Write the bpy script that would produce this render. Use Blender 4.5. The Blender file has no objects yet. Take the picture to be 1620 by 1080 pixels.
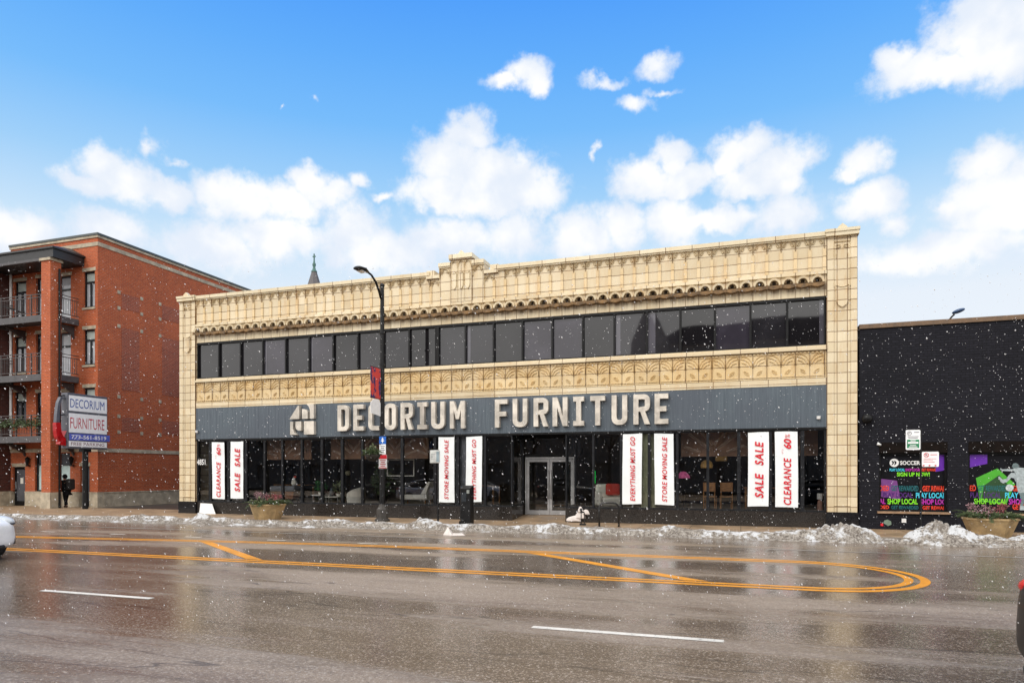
import bpy, bmesh, math, random
from math import sin, cos, pi, radians, sqrt, atan2, hypot
from mathutils import Vector, Matrix, noise as mn

S = bpy.context.scene
C = S.collection
random.seed(7)

# ------------------------------------------------------------------ camera, sky, sun, exposure
EYE, YAW, FOC, HZ = 1.70, radians(18.5), 1080.0, 748.0      # eye height, heading, focal length and horizon row of the photograph
cam = bpy.data.cameras.new('camera')
cam.sensor_width = 36.0
cam.lens = 36.0 * FOC / 1620.0
cam.shift_y = (HZ - 540.0) / 1620.0
cam.clip_start, cam.clip_end = 0.1, 6000
cam_o = bpy.data.objects.new('camera', cam)
C.objects.link(cam_o)
cam_o.location = (0, 0, EYE)
cam_o.rotation_euler = (pi / 2, 0, YAW)
S.camera = cam_o

S.view_settings.view_transform = 'Standard'
S.view_settings.look = 'None'
S.view_settings.exposure = 0.0
S.view_settings.gamma = 1.0

SUN_EL, SUN_AZ = radians(42), radians(200)       # sun behind the photographer, veiled by snow cloud
sun = bpy.data.lights.new('sun', 'SUN')
sun.energy = 1.5
sun.angle = radians(28)
sun.color = (1.0, 0.955, 0.88)
sun_o = bpy.data.objects.new('sun', sun)
C.objects.link(sun_o)
sd = Vector((sin(SUN_AZ) * cos(SUN_EL), cos(SUN_AZ) * cos(SUN_EL), sin(SUN_EL)))
sun_o.rotation_euler = sd.to_track_quat('Z', 'Y').to_euler()

# clouds: azimuth, elevation, half width, half height (radians), density
CLOUDS = [(-0.383, 0.458, 0.039, 0.027, 1),
          (-0.408, 0.423, 0.053, 0.035, 1),
          (-0.355, 0.413, 0.069, 0.035, 1),
          (-0.303, 0.392, 0.054, 0.027, 1),
          (-0.429, 0.387, 0.055, 0.024, 1),
          (-0.369, 0.38, 0.101, 0.021, 1),
          (-0.861, 0.367, 0.026, 0.021, 1),
          (-0.837, 0.354, 0.046, 0.024, 1),
          (-0.788, 0.353, 0.031, 0.017, 1),
          (-0.878, 0.341, 0.03, 0.013, 1),
          (-0.81, 0.401, 0.019, 0.017, 0.55),
          (-0.781, 0.392, 0.027, 0.009, 0.5),
          (-0.729, 0.36, 0.035, 0.024, 1),
          (-0.692, 0.35, 0.056, 0.026, 1),
          (-0.638, 0.359, 0.05, 0.022, 1),
          (-0.611, 0.39, 0.027, 0.02, 1),
          (-0.583, 0.375, 0.033, 0.019, 1),
          (-0.542, 0.396, 0.019, 0.014, 0.8),
          (-0.509, 0.378, 0.025, 0.009, 0.8),
          (-0.604, 0.478, 0.01, 0.008, 0.45),
          (-0.645, 0.471, 0.007, 0.003, 0.4),
          (-0.3, 0.533, 0.033, 0.016, 0.9),
          (-0.336, 0.523, 0.035, 0.011, 0.8),
          (-0.286, 0.519, 0.018, 0.014, 0.9),
          (-0.117, 0.529, 0.037, 0.016, 0.75),
          (-0.189, 0.519, 0.05, 0.01, 0.6),
          (-0.142, 0.488, 0.034, 0.013, 0.75),
          (-0.102, 0.5, 0.033, 0.008, 0.6),
          (-0.091, 0.422, 0.026, 0.02, 1),
          (-0.135, 0.399, 0.043, 0.022, 1),
          (-0.074, 0.396, 0.05, 0.02, 1),
          (0.007, 0.422, 0.041, 0.023, 1),
          (0.042, 0.398, 0.047, 0.028, 1),
          (-0.018, 0.408, 0.025, 0.021, 1),
          (0.06, 0.375, 0.03, 0.019, 1),
          (0.015, 0.381, 0.045, 0.018, 1),
          (-0.197, 0.437, 0.009, 0.011, 0.6),
          (0.155, 0.387, 0.025, 0.017, 1),
          (0.137, 0.374, 0.021, 0.009, 0.8),
          (0.159, 0.341, 0.038, 0.02, 1),
          (0.186, 0.315, 0.023, 0.014, 0.92),
          (0.275, 0.497, 0.047, 0.033, 1),
          (0.303, 0.465, 0.055, 0.03, 1),
          (0.226, 0.468, 0.054, 0.019, 1),
          (0.191, 0.483, 0.025, 0.014, 1),
          (0.315, 0.502, 0.036, 0.029, 1),
          (0.29, 0.354, 0.034, 0.021, 1),
          (0.284, 0.32, 0.05, 0.026, 1),
          (0.321, 0.32, 0.036, 0.04, 1),
          (0.296, 0.295, 0.046, 0.021, 1),
          (0.255, 0.319, 0.021, 0.013, 1),
          (-0.951, 0.277, 0.047, 0.026, 0.92),
          (-0.847, 0.296, 0.055, 0.02, 0.92),
          (-0.737, 0.293, 0.07, 0.03, 0.92),
          (-0.645, 0.314, 0.081, 0.027, 0.92),
          (-0.55, 0.335, 0.052, 0.032, 0.92),
          (-0.506, 0.307, 0.094, 0.034, 0.92),
          (-0.415, 0.329, 0.072, 0.031, 0.92),
          (-0.321, 0.335, 0.048, 0.038, 0.92),
          (-0.221, 0.333, 0.057, 0.038, 0.92),
          (-0.158, 0.339, 0.038, 0.035, 0.92),
          (-0.094, 0.346, 0.039, 0.039, 0.92),
          (0.056, 0.339, 0.046, 0.032, 0.92),
          (-0.026, 0.343, 0.066, 0.015, 0.92),
          (0.232, 0.267, 0.104, 0.024, 0.92)]


def build_world():
    w = bpy.data.worlds.new('World')
    S.world = w
    w.use_nodes = True
    nt = w.node_tree
    N, L = nt.nodes, nt.links
    N.clear()

    def nd(t, **k):
        n = N.new(t)
        for a, b in k.items():
            setattr(n, a, b)
        return n

    def math_(op, a, b=None, c=None):
        n = nd('ShaderNodeMath', operation=op)
        for i, v in enumerate((a, b, c)):
            if v is None:
                continue
            if isinstance(v, (int, float)):
                n.inputs[i].default_value = v
            else:
                L.new(v, n.inputs[i])
        return n.outputs[0]

    def smooth(v, lo, hi, a=0.0, b=1.0):
        n = nd('ShaderNodeMapRange', interpolation_type='SMOOTHSTEP')
        L.new(v, n.inputs[0])
        for i, x in enumerate((lo, hi, a, b)):
            n.inputs[i + 1].default_value = x
        return n.outputs[0]

    def mix(f, a, b):
        n = nd('ShaderNodeMix', data_type='RGBA')
        for i, v in ((0, f), (6, a), (7, b)):
            if isinstance(v, tuple):
                n.inputs[i].default_value = (*v, 1)
            elif isinstance(v, float):
                n.inputs[i].default_value = v
            else:
                L.new(v, n.inputs[i])
        return n.outputs[2]

    tc = nd('ShaderNodeTexCoord')
    d = tc.outputs['Generated']
    sp = nd('ShaderNodeSeparateXYZ')
    L.new(d, sp.inputs[0])
    x, y, z = sp.outputs
    az = math_('ARCTAN2', x, y)
    el = math_('ARCSINE', z)
    co = nd('ShaderNodeCombineXYZ')
    L.new(az, co.inputs[0])
    L.new(el, co.inputs[1])
    # billowing edges
    nz = nd('ShaderNodeTexNoise')
    nz.inputs['Scale'].default_value = 22
    nz.inputs['Detail'].default_value = 5
    nz.inputs['Roughness'].default_value = 0.55
    L.new(d, nz.inputs['Vector'])
    off = nd('ShaderNodeVectorMath', operation='MULTIPLY_ADD')
    L.new(nz.outputs['Color'], off.inputs[0])
    off.inputs[1].default_value = (0.05, 0.05, 0)
    off.inputs[2].default_value = (-0.025, -0.025, 0)
    pv = nd('ShaderNodeVectorMath', operation='ADD')
    L.new(co.outputs[0], pv.inputs[0])
    L.new(off.outputs[0], pv.inputs[1])
    acc = None
    for (a, e, ra, re, s) in CLOUDS:
        m = nd('ShaderNodeVectorMath', operation='MULTIPLY_ADD')
        L.new(pv.outputs[0], m.inputs[0])
        m.inputs[1].default_value = (1 / ra, 1 / re, 0)
        m.inputs[2].default_value = (-a / ra, -e / re, 0)
        ln = nd('ShaderNodeVectorMath', operation='LENGTH')
        L.new(m.outputs[0], ln.inputs[0])
        v = math_('MULTIPLY_ADD', ln.outputs['Value'], -0.8, 1.25 * s - 0.25)
        acc = v if acc is None else math_('SMOOTH_MAX', acc, v, 0.12)
    n2 = nd('ShaderNodeTexNoise')
    n2.inputs['Scale'].default_value = 34
    n2.inputs['Detail'].default_value = 9
    n2.inputs['Roughness'].default_value = 0.62
    L.new(d, n2.inputs['Vector'])
    fb = math_('MULTIPLY_ADD', n2.outputs['Fac'], 1.25, -0.625)
    dens = math_('ADD', acc, fb)
    cl = smooth(dens, -0.20, 0.50)
    # clear air: an elevation colour ramp paling to the horizon, with a little physical sky
    sk = nd('ShaderNodeTexSky', sky_type='NISHITA')
    sk.sun_disc = False
    sk.sun_elevation = SUN_EL
    sk.sun_rotation = SUN_AZ
    sk.altitude = 0
    sk.air_density = 1.0
    sk.dust_density = 0.6
    sk.ozone_density = 3.0
    skm = nd('ShaderNodeVectorMath', operation='SCALE')
    L.new(sk.outputs[0], skm.inputs[0])
    skm.inputs['Scale'].default_value = 0.10
    rp = nd('ShaderNodeValToRGB')
    els = math_('DIVIDE', el, 0.8)
    L.new(els, rp.inputs[0])
    cr = rp.color_ramp
    stops = [(0.0, (.96, .98, 1.0)), (.28, (.89, .95, 1.02)), (.38, (.66, .86, 1.04)), (.48, (.38, .69, 1.04)),
             (.58, (.20, .55, 1.06)), (.675, (.13, .46, 1.06)), (.757, (.088, .385, 1.06)), (1.0, (.05, .27, 1.0))]
    while len(cr.elements) < len(stops):
        cr.elements.new(0.5)
    for e, (p, c) in zip(cr.elements, stops):
        e.position = p
        e.color = (*c, 1)
    clear = mix(0.12, rp.outputs[0], skm.outputs[0])
    # soft self-tone of the clouds
    n3 = nd('ShaderNodeTexNoise')
    n3.inputs['Scale'].default_value = 13
    n3.inputs['Detail'].default_value = 6
    L.new(d, n3.inputs['Vector'])
    tone = smooth(math_('ADD', n3.outputs['Fac'], math_('MULTIPLY_ADD', acc, 0.16, -0.06)), 0.36, 0.66)
    ccol = mix(tone, (0.80, 0.87, 0.98), (1.03, 1.03, 1.03))
    front = mix(cl, clear, ccol)
    # unseen bright overcast added overhead and behind the camera to light the facade
    n4 = nd('ShaderNodeTexNoise')
    n4.inputs['Scale'].default_value = 3
    n4.inputs['Detail'].default_value = 6
    L.new(d, n4.inputs['Vector'])
    grey = mix(smooth(n4.outputs['Fac'], 0.35, 0.65), (1.55, 1.52, 1.48), (2.05, 2.02, 1.96))
    back = smooth(math_('MULTIPLY', y, -1.0), -0.25, 0.15)
    high = smooth(el, 0.80, 1.05)
    over = math_('MAXIMUM', back, high)
    col = mix(over, front, grey)
    # below the horizon: dull ground tone
    low = smooth(z, -0.03, -0.005)
    col = mix(low, (0.18, 0.17, 0.16), col)
    bg = nd('ShaderNodeBackground')
    L.new(col, bg.inputs[0])
    bg.inputs[1].default_value = 1.0
    out = nd('ShaderNodeOutputWorld')
    L.new(bg.outputs[0], out.inputs[0])


build_world()

# ------------------------------------------------------------------ helpers
OFF = {}                                   # world offset of every parent, so that meshes are written in world metres


def ray(px, py):
    l, u = (px - 810) / FOC, (HZ - py) / FOC
    return (l * cos(YAW) - sin(YAW), l * sin(YAW) + cos(YAW), u)


def on_y(px, py, Y):                       # real position of a measured point that lies in the plane y = Y
    r = ray(px, py)
    t = Y / r[1]
    return (r[0] * t, Y, EYE + r[2] * t)


class MB:
    def __init__(s):
        s.v, s.f = [], []

    def add(s, vs, fs):
        b = len(s.v)
        s.v += [tuple(p) for p in vs]
        s.f += [tuple(b + i for i in f) for f in fs]
        return s

    def box(s, x0, y0, z0, x1, y1, z1):
        x0, x1 = min(x0, x1), max(x0, x1)
        y0, y1 = min(y0, y1), max(y0, y1)
        z0, z1 = min(z0, z1), max(z0, z1)
        return s.add([(x0, y0, z0), (x1, y0, z0), (x1, y1, z0), (x0, y1, z0), (x0, y0, z1), (x1, y0, z1), (x1, y1, z1), (x0, y1, z1)],
                     [(0, 3, 2, 1), (4, 5, 6, 7), (0, 1, 5, 4), (1, 2, 6, 5), (2, 3, 7, 6), (3, 0, 4, 7)])

    def frame(s, x0, z0, x1, z1, y0, y1, w, wb=None, wt=None):      # rectangular ring in the xz plane, butted bars
        wb = w if wb is None else wb
        wt = w if wt is None else wt
        s.box(x0, y0, z0, x0 + w, y1, z1)
        s.box(x1 - w, y0, z0, x1, y1, z1)
        s.box(x0 + w, y0, z0, x1 - w, y1, z0 + wb)
        s.box(x0 + w, y0, z1 - wt, x1 - w, y1, z1)
        return s

    def prism(s, poly, axis, a, b):        # polygon extruded along an axis; 'y': poly is (x,z), 'x': (y,z), 'z': (x,y)
        n = len(poly)
        f = {'y': lambda p, t: (p[0], t, p[1]), 'x': lambda p, t: (t, p[0], p[1]), 'z': lambda p, t: (p[0], p[1], t)}[axis]
        vs = [f(p, a) for p in poly] + [f(p, b) for p in poly]
        fs = [tuple(range(n)), tuple(range(2 * n - 1, n - 1, -1))]
        for i in range(n):
            j = (i + 1) % n
            fs.append((i, i + n, j + n, j))
        return s.add(vs, fs)

    def ring_prism(s, outer, inner, a, b):  # same point count, in xz, extruded along y
        n = len(outer)
        vs = [(p[0], t, p[1]) for t in (a, b) for q in (outer, inner) for p in q]
        fs = []
        for i in range(n):
            j = (i + 1) % n
            fs += [(i, j, n + j, n + i), (2 * n + i, 3 * n + i, 3 * n + j, 2 * n + j), (i, 2 * n + i, 2 * n + j, j), (n + i, n + j, 3 * n + j, 3 * n + i)]
        return s.add(vs, fs)

    def tube(s, pts, r, n=8, cap=True):
        pts = [Vector(p) for p in pts]
        m = len(pts)
        rs = list(r) if hasattr(r, '__len__') else [r] * m
        base = len(s.v)
        u = None
        for i in range(m):
            t = (pts[min(i + 1, m - 1)] - pts[max(i - 1, 0)]).normalized()
            if u is None:
                u = t.cross(Vector((0, 0, 1)))
                if u.length < 1e-3:
                    u = t.cross(Vector((1, 0, 0)))
            u = (u - t * u.dot(t)).normalized()
            w = t.cross(u)
            for k in range(n):
                q = pts[i] + (u * cos(2 * pi * k / n) + w * sin(2 * pi * k / n)) * rs[i]
                s.v.append(tuple(q))
        for i in range(m - 1):
            for k in range(n):
                a, b = base + i * n + k, base + i * n + (k + 1) % n
                s.f.append((a, b, b + n, a + n))
        if cap:
            s.f.append(tuple(base + k for k in range(n - 1, -1, -1)))
            s.f.append(tuple(base + (m - 1) * n + k for k in range(n)))
        return s

    def lathe(s, prof, cx, cy, n=16, ph=0.0):   # prof: list of (r, z)
        base = len(s.v)
        for (r, z) in prof:
            for k in range(n):
                a = 2 * pi * k / n + ph
                s.v.append((cx + r * cos(a), cy + r * sin(a), z))
        for i in range(len(prof) - 1):
            for k in range(n):
                a, b = base + i * n + k, base + i * n + (k + 1) % n
                s.f.append((a, b, b + n, a + n))
        s.f.append(tuple(base + k for k in range(n - 1, -1, -1)))
        t = base + (len(prof) - 1) * n
        s.f.append(tuple(t + k for k in range(n)))
        return s

    def ball(s, c, r, n=12, m=8, sc=(1, 1, 1)):
        base = len(s.v)
        for i in range(m + 1):
            th = pi * i / m
            for k in range(n):
                a = 2 * pi * k / n
                s.v.append((c[0] + r * sc[0] * sin(th) * cos(a), c[1] + r * sc[1] * sin(th) * sin(a), c[2] + r * sc[2] * cos(th)))
        for i in range(m):
            for k in range(n):
                a, b = base + i * n + k, base + i * n + (k + 1) % n
                s.f.append((a, a + n, b + n, b))
        return s

    def rib(s, pts, w, y0, y1):            # moulded rib of triangular section along a line of (x,z) points, proud towards -y
        for (a, b) in zip(pts[:-1], pts[1:]):
            dx, dz = b[0] - a[0], b[1] - a[1]
            l = hypot(dx, dz) or 1
            nx, nz = -dz / l * w / 2, dx / l * w / 2
            vs = [(a[0] + nx, y0, a[1] + nz), (a[0], y1, a[1]), (a[0] - nx, y0, a[1] - nz),
                  (b[0] + nx, y0, b[1] + nz), (b[0], y1, b[1]), (b[0] - nx, y0, b[1] - nz)]
            s.add(vs, [(0, 1, 4, 3), (1, 2, 5, 4), (0, 2, 1), (3, 4, 5)])
        return s

    def build(s, name, mat, parent=None, origin=None, smooth=False, fix=False, sub=0, bevel=0, split=None):
        me = bpy.data.meshes.new(name)
        o = bpy.data.objects.new(name, me)
        if parent is not None:
            off = OFF.get(parent.name, (0, 0, 0))
            o.parent = parent
            OFF[o.name] = off
        else:
            off = origin or (0, 0, 0)
            o.location = off
            OFF[o.name] = off
        me.from_pydata([(p[0] - off[0], p[1] - off[1], p[2] - off[2]) for p in s.v], [], s.f)
        if fix:
            bm = bmesh.new()
            bm.from_mesh(me)
            bmesh.ops.recalc_face_normals(bm, faces=bm.faces)
            bm.to_mesh(me)
            bm.free()
        me.materials.append(mat)
        if smooth:
            for p in me.polygons:
                p.use_smooth = True
            if split:
                me.set_sharp_from_angle(angle=radians(split))
        C.objects.link(o)
        if bevel:
            m = o.modifiers.new('bevel', 'BEVEL')
            m.width = bevel
            m.segments = 2
            m.limit_method = 'ANGLE'
        if sub:
            m = o.modifiers.new('sub', 'SUBSURF')
            m.levels = m.render_levels = sub
        return o


def tag(o, label=None, cat=None, group=None, kind=None):
    if label:
        o['label'] = label
    if cat:
        o['category'] = cat
    if group:
        o['group'] = group
    if kind:
        o['kind'] = kind
    return o


def thing(name, loc, label, cat, group=None):
    o = bpy.data.objects.new(name, None)
    o.empty_display_size = 0.3
    C.objects.link(o)
    o.location = loc
    OFF[o.name] = tuple(loc)
    return tag(o, label, cat, group)


def kids(o):
    return [c for c in bpy.data.objects if c.parent == o]


def copy_tree(o, loc, rz=None, label=None):
    r = o.copy()
    C.objects.link(r)
    r.location = loc
    if rz is not None:
        r.rotation_euler = (0, 0, rz)
    if label:
        r['label'] = label
    for ch in kids(o):
        c = ch.copy()
        C.objects.link(c)
        c.parent = r
        for g in kids(ch):
            e = g.copy()
            C.objects.link(e)
            e.parent = c
    return r


def text(name, body, org, ux, uy, w, h, mat, parent, bold=0.0, shear=0.0, depth=0.006, gap=1.0):
    cu = bpy.data.curves.new('lettering', 'FONT')
    cu.body = body
    cu.offset = bold
    cu.shear = shear
    cu.space_character = gap
    cu.resolution_u = 3
    o = bpy.data.objects.new('lettering', cu)
    C.objects.link(o)
    bpy.context.view_layer.update()
    me = bpy.data.meshes.new_from_object(o.evaluated_get(bpy.context.evaluated_depsgraph_get()))
    bpy.data.objects.remove(o)
    xs = [v.co.x for v in me.vertices]
    ys = [v.co.y for v in me.vertices]
    x0, x1, y0, y1 = min(xs), max(xs), min(ys), max(ys)
    ux, uy = Vector(ux), Vector(uy)
    nz = ux.cross(uy)
    mb = MB()
    mb.v = [tuple(Vector(org) + ux * ((v.co.x - x0) / (x1 - x0) * w) + uy * ((v.co.y - y0) / (y1 - y0) * h) + nz * depth) for v in me.vertices]
    mb.f = [tuple(p.vertices) for p in me.polygons]
    bpy.data.meshes.remove(me)
    return mb.build(name, mat, parent)


# ------------------------------------------------------------------ materials
MATS = {}


def new_mat(name):
    m = bpy.data.materials.new(name)
    m.use_nodes = True
    nt = m.node_tree
    return m, nt, nt.nodes['Principled BSDF'], nt.nodes, nt.links


def nmath(nt, op, a, b=None):
    n = nt.nodes.new('ShaderNodeMath')
    n.operation = op
    for i, v in enumerate((a, b)):
        if v is None:
            continue
        if isinstance(v, (int, float)):
            n.inputs[i].default_value = v
        else:
            nt.links.new(v, n.inputs[i])
    return n.outputs[0]


def nmix(nt, f, a, b, mode='MIX'):
    n = nt.nodes.new('ShaderNodeMix')
    n.data_type = 'RGBA'
    n.blend_type = mode
    for i, v in ((0, f), (6, a), (7, b)):
        if isinstance(v, tuple):
            n.inputs[i].default_value = (*v, 1)
        elif isinstance(v, (int, float)):
            n.inputs[i].default_value = v
        else:
            nt.links.new(v, n.inputs[i])
    return n.outputs[2]


def nnoise(nt, scale, detail=5, rough=0.55, vec=None, stretch=None):
    if vec is None:
        g = nt.nodes.new('ShaderNodeNewGeometry')
        vec = g.outputs['Position']
    if stretch:
        mp = nt.nodes.new('ShaderNodeMapping')
        mp.inputs['Scale'].default_value = stretch
        nt.links.new(vec, mp.inputs[0])
        vec = mp.outputs[0]
    n = nt.nodes.new('ShaderNodeTexNoise')
    n.inputs['Scale'].default_value = scale
    n.inputs['Detail'].default_value = detail
    n.inputs['Roughness'].default_value = rough
    nt.links.new(vec, n.inputs['Vector'])
    return n.outputs['Fac']


def nramp(nt, v, lo, hi, a=0.0, b=1.0):
    n = nt.nodes.new('ShaderNodeMapRange')
    n.interpolation_type = 'SMOOTHSTEP'
    nt.links.new(v, n.inputs[0])
    for i, x in enumerate((lo, hi, a, b)):
        n.inputs[i + 1].default_value = x
    return n.outputs[0]


def nbump(nt, h, strength, dist, bsdf):
    n = nt.nodes.new('ShaderNodeBump')
    n.inputs['Strength'].default_value = strength
    n.inputs['Distance'].default_value = dist
    nt.links.new(h, n.inputs['Height'])
    nt.links.new(n.outputs[0], bsdf.inputs['Normal'])


def mat(name, col, rough=0.6, metal=0.0, var=0.2, scale=6.0, spec=0.5, bump=0.0, bscale=60, coat=0.0, stretch=None, emit=0.0):
    if name in MATS:
        return MATS[name]
    m, nt, b, N, L = new_mat(name)
    f = nnoise(nt, scale, 5, 0.6, stretch=stretch)
    f = nramp(nt, f, 0.3, 0.7)
    dark = tuple(c * (1 - var) for c in col)
    lite = tuple(min(1, c * (1 + var * 0.6)) for c in col)
    L.new(nmix(nt, f, dark, lite), b.inputs['Base Color'])
    L.new(nramp(nt, f, 0, 1, max(0.02, rough * 0.85), min(1, rough * 1.15)), b.inputs['Roughness'])
    b.inputs['Metallic'].default_value = metal
    b.inputs['Specular IOR Level'].default_value = spec
    b.inputs['Coat Weight'].default_value = coat
    if emit:
        b.inputs['Emission Color'].default_value = (*col, 1)
        b.inputs['Emission Strength'].default_value = emit
    if bump:
        nbump(nt, nnoise(nt, bscale, 4), 0.6, bump, b)
    MATS[name] = m
    return m


def wall_uv(nt, x0=0.0, z0=0.0):
    g = nt.nodes.new('ShaderNodeNewGeometry')
    sp = nt.nodes.new('ShaderNodeSeparateXYZ')
    nt.links.new(g.outputs['Position'], sp.inputs[0])
    u = nmath(nt, 'ADD', nmath(nt, 'ADD', sp.outputs[0], sp.outputs[1]), -x0)
    v = nmath(nt, 'ADD', sp.outputs[2], -z0)
    c = nt.nodes.new('ShaderNodeCombineXYZ')
    nt.links.new(u, c.inputs[0])
    nt.links.new(v, c.inputs[1])
    return c.outputs[0], sp


def nbrick(nt, vec, w, h, mortar, c1, c2, cm, offset=0.5, bias=0.0):
    n = nt.nodes.new('ShaderNodeTexBrick')
    n.offset = offset
    n.inputs['Scale'].default_value = 1.0
    n.inputs['Brick Width'].default_value = w
    n.inputs['Row Height'].default_value = h
    n.inputs['Mortar Size'].default_value = mortar
    n.inputs['Mortar Smooth'].default_value = 0.15
    n.inputs['Bias'].default_value = bias
    n.inputs['Color1'].default_value = (*c1, 1)
    n.inputs['Color2'].default_value = (*c2, 1)
    n.inputs['Mortar'].default_value = (*cm, 1)
    nt.links.new(vec, n.inputs['Vector'])
    return n


def brick_mat(name, c1, c2, cm, rough=0.8, spots=(), bump=0.004, mortar=0.010):
    m, nt, b, N, L = new_mat(name)
    uv, sp = wall_uv(nt)
    br = nbrick(nt, uv, 0.215, 0.075, mortar, c1, c2, cm)
    dirt = nramp(nt, nnoise(nt, 0.7, 6, 0.6), 0.3, 0.75, 0.88, 1.08)
    grain = nramp(nt, nnoise(nt, 14, 4, 0.7), 0.3, 0.7, 0.8, 1.15)
    c = nmix(nt, 1.0, br.outputs[0], nmath(nt, 'MULTIPLY', dirt, grain), 'MULTIPLY')
    L.new(c, b.inputs['Base Color'])
    b.inputs['Roughness'].default_value = rough
    nbump(nt, nmath(nt, 'SUBTRACT', grain, br.outputs['Fac']), 0.7, bump, b)
    return m


def terracotta(name, w, h, x0, z0, c1=(.70, .60, .425), c2=(.64, .525, .345), offset=0.0, mortar=0.012, soot_and_shade=None, rust=0.5):
    rust *= 1.25
    m, nt, b, N, L = new_mat(name)
    g = N.new('ShaderNodeNewGeometry')
    sp = N.new('ShaderNodeSeparateXYZ')
    L.new(g.outputs['Position'], sp.inputs[0])
    cmb = N.new('ShaderNodeCombineXYZ')
    L.new(nmath(nt, 'ADD', sp.outputs[0], -x0), cmb.inputs[0])
    L.new(nmath(nt, 'ADD', sp.outputs[2], -z0), cmb.inputs[1])
    br = nbrick(nt, cmb.outputs[0], w, h, mortar, c1, c2, (.17, .085, .03), offset)
    cloud = nramp(nt, nnoise(nt, 1.1, 5, 0.6), 0.35, 0.7)
    st = nramp(nt, nnoise(nt, 2.6, 6, 0.7, stretch=(1.6, 1.6, 0.28)), 0.48, 0.78)
    tl = nbrick(nt, cmb.outputs[0], w * 2, h, 0.0, (.86, .84, .80), (1.06, 1.06, 1.06), (1, 1, 1), offset)
    br2 = nmix(nt, 1.0, br.outputs[0], tl.outputs[0], 'MULTIPLY')
    c = nmix(nt, nmath(nt, 'MULTIPLY', cloud, 0.30), br2, (.72, .64, .48))
    c = nmix(nt, nmath(nt, 'MULTIPLY', st, rust), c, (.50, .29, .10))
    sk = nramp(nt, nnoise(nt, 9, 6, 0.8), 0.64, 0.78)
    c = nmix(nt, nmath(nt, 'MULTIPLY', sk, 0.45), c, (.30, .17, .06))
    if soot_and_shade:                                   # soot that has run down from a ledge: z top, z bottom
        k = nramp(nt, sp.outputs[2], soot_and_shade[1], soot_and_shade[0])
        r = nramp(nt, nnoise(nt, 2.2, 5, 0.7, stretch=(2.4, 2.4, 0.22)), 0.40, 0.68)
        c = nmix(nt, nmath(nt, 'MULTIPLY', nmath(nt, 'MULTIPLY', k, r), soot_and_shade[2]), c, (.14, .085, .04))
    L.new(c, b.inputs['Base Color'])
    b.inputs['Roughness'].default_value = 0.42
    nbump(nt, nmath(nt, 'SUBTRACT', nmath(nt, 'MULTIPLY', nnoise(nt, 20, 4), 0.25), br.outputs['Fac']), 0.6, 0.006, b)
    return m


def glass_mat(name, tint=(.985, .995, .99), refl=1.0, rough=0.012):
    m, nt, b, N, L = new_mat(name)
    N.remove(b)
    t = N.new('ShaderNodeBsdfTransparent')
    t.inputs[0].default_value = (*tint, 1)
    gl = N.new('ShaderNodeBsdfGlossy')
    gl.inputs['Color'].default_value = (refl, refl, refl, 1)
    gl.inputs['Roughness'].default_value = rough
    nz = nnoise(nt, 0.9, 2, 0.5)
    bp = N.new('ShaderNodeBump')
    bp.inputs['Strength'].default_value = 0.07
    bp.inputs['Distance'].default_value = 0.012
    L.new(nz, bp.inputs['Height'])
    L.new(bp.outputs[0], gl.inputs['Normal'])
    fr = N.new('ShaderNodeFresnel')
    fr.inputs[0].default_value = 1.5
    mx = N.new('ShaderNodeMixShader')
    L.new(nramp(nt, fr.outputs[0], 0, 1, 0.085, 1.0), mx.inputs[0])
    L.new(t.outputs[0], mx.inputs[1])
    L.new(gl.outputs[0], mx.inputs[2])
    L.new(mx.outputs[0], N['Material Output'].inputs[0])
    return m


M = {}
M['cream_pier'] = terracotta('cream_pier', .287, .318, -22.715, .02, rust=.45)
M['cream_panel'] = terracotta('cream_panel', .4192, .330, -21.81 - .03, 7.42, rust=.4)
M['cream_band'] = terracotta('cream_band', .4192, .400, -21.84, 4.71, c1=(.70, .535, .295), c2=(.65, .475, .235), rust=.5)
M['cream_sill'] = terracotta('cream_sill', .84, .40, -21.84, 5.3, rust=.3)
M['cream_under'] = terracotta('cream_under', .4192, .6, -21.84, 7.1, c1=(.70, .61, .44), c2=(.64, .54, .36), soot_and_shade=(7.52, 7.12, .75), rust=.3)
M['cream_cope'] = terracotta('cream_cope', .85, .6, -21.9, 8.9, c1=(.72, .64, .47), c2=(.66, .56, .38), rust=.35)
M['cream_corbel'] = terracotta('cream_corbel', .4192, .9, -21.84, 7.2, soot_and_shade=(7.56, 7.70, .95), rust=.55)
M['cream_strip'] = terracotta('cream_strip', 50, .330, -40, 7.42, c1=(.72, .55, .31), c2=(.70, .53, .30), rust=.7)
M['soot'] = mat('soot', (.035, .022, .012), .9, var=.5, scale=12)  # for the niches: staining plus the shade of the holes, painted as near-black
M['soot_ledge'] = mat('soot_ledge', (.20, .12, .055), .8, var=.6, scale=5)
M['granite'] = mat('granite', (.030, .026, .024), .16, var=.75, scale=34, spec=.5)
M['black_granite'] = mat('black_granite', (.012, .012, .014), .12, var=.6, scale=20)
M['black_metal'] = mat('black_metal', (.006, .006, .007), .45, var=.3, spec=.25)
M['dark_frame'] = mat('dark_frame', (.011, .012, .015), .4, var=.3, spec=.3)
M['steel'] = mat('steel', (.46, .46, .47), .38, metal=.45, var=.15, scale=3)
M['chrome_letter'] = mat('chrome_letter', (.70, .645, .57), .34, metal=.35, var=.30, scale=2.2)
M['glass'] = glass_mat('glass')
M['red_brick'] = brick_mat('red_brick', (.47, .086, .018), (.36, .056, .012), (.36, .16, .085))
M['dark_brick'] = brick_mat('dark_brick', (.11, .022, .014), (.065, .012, .009), (.09, .05, .04))
M['purple_brick'] = brick_mat('purple_brick', (.33, .062, .026), (.23, .040, .019), (.34, .17, .11))
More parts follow.
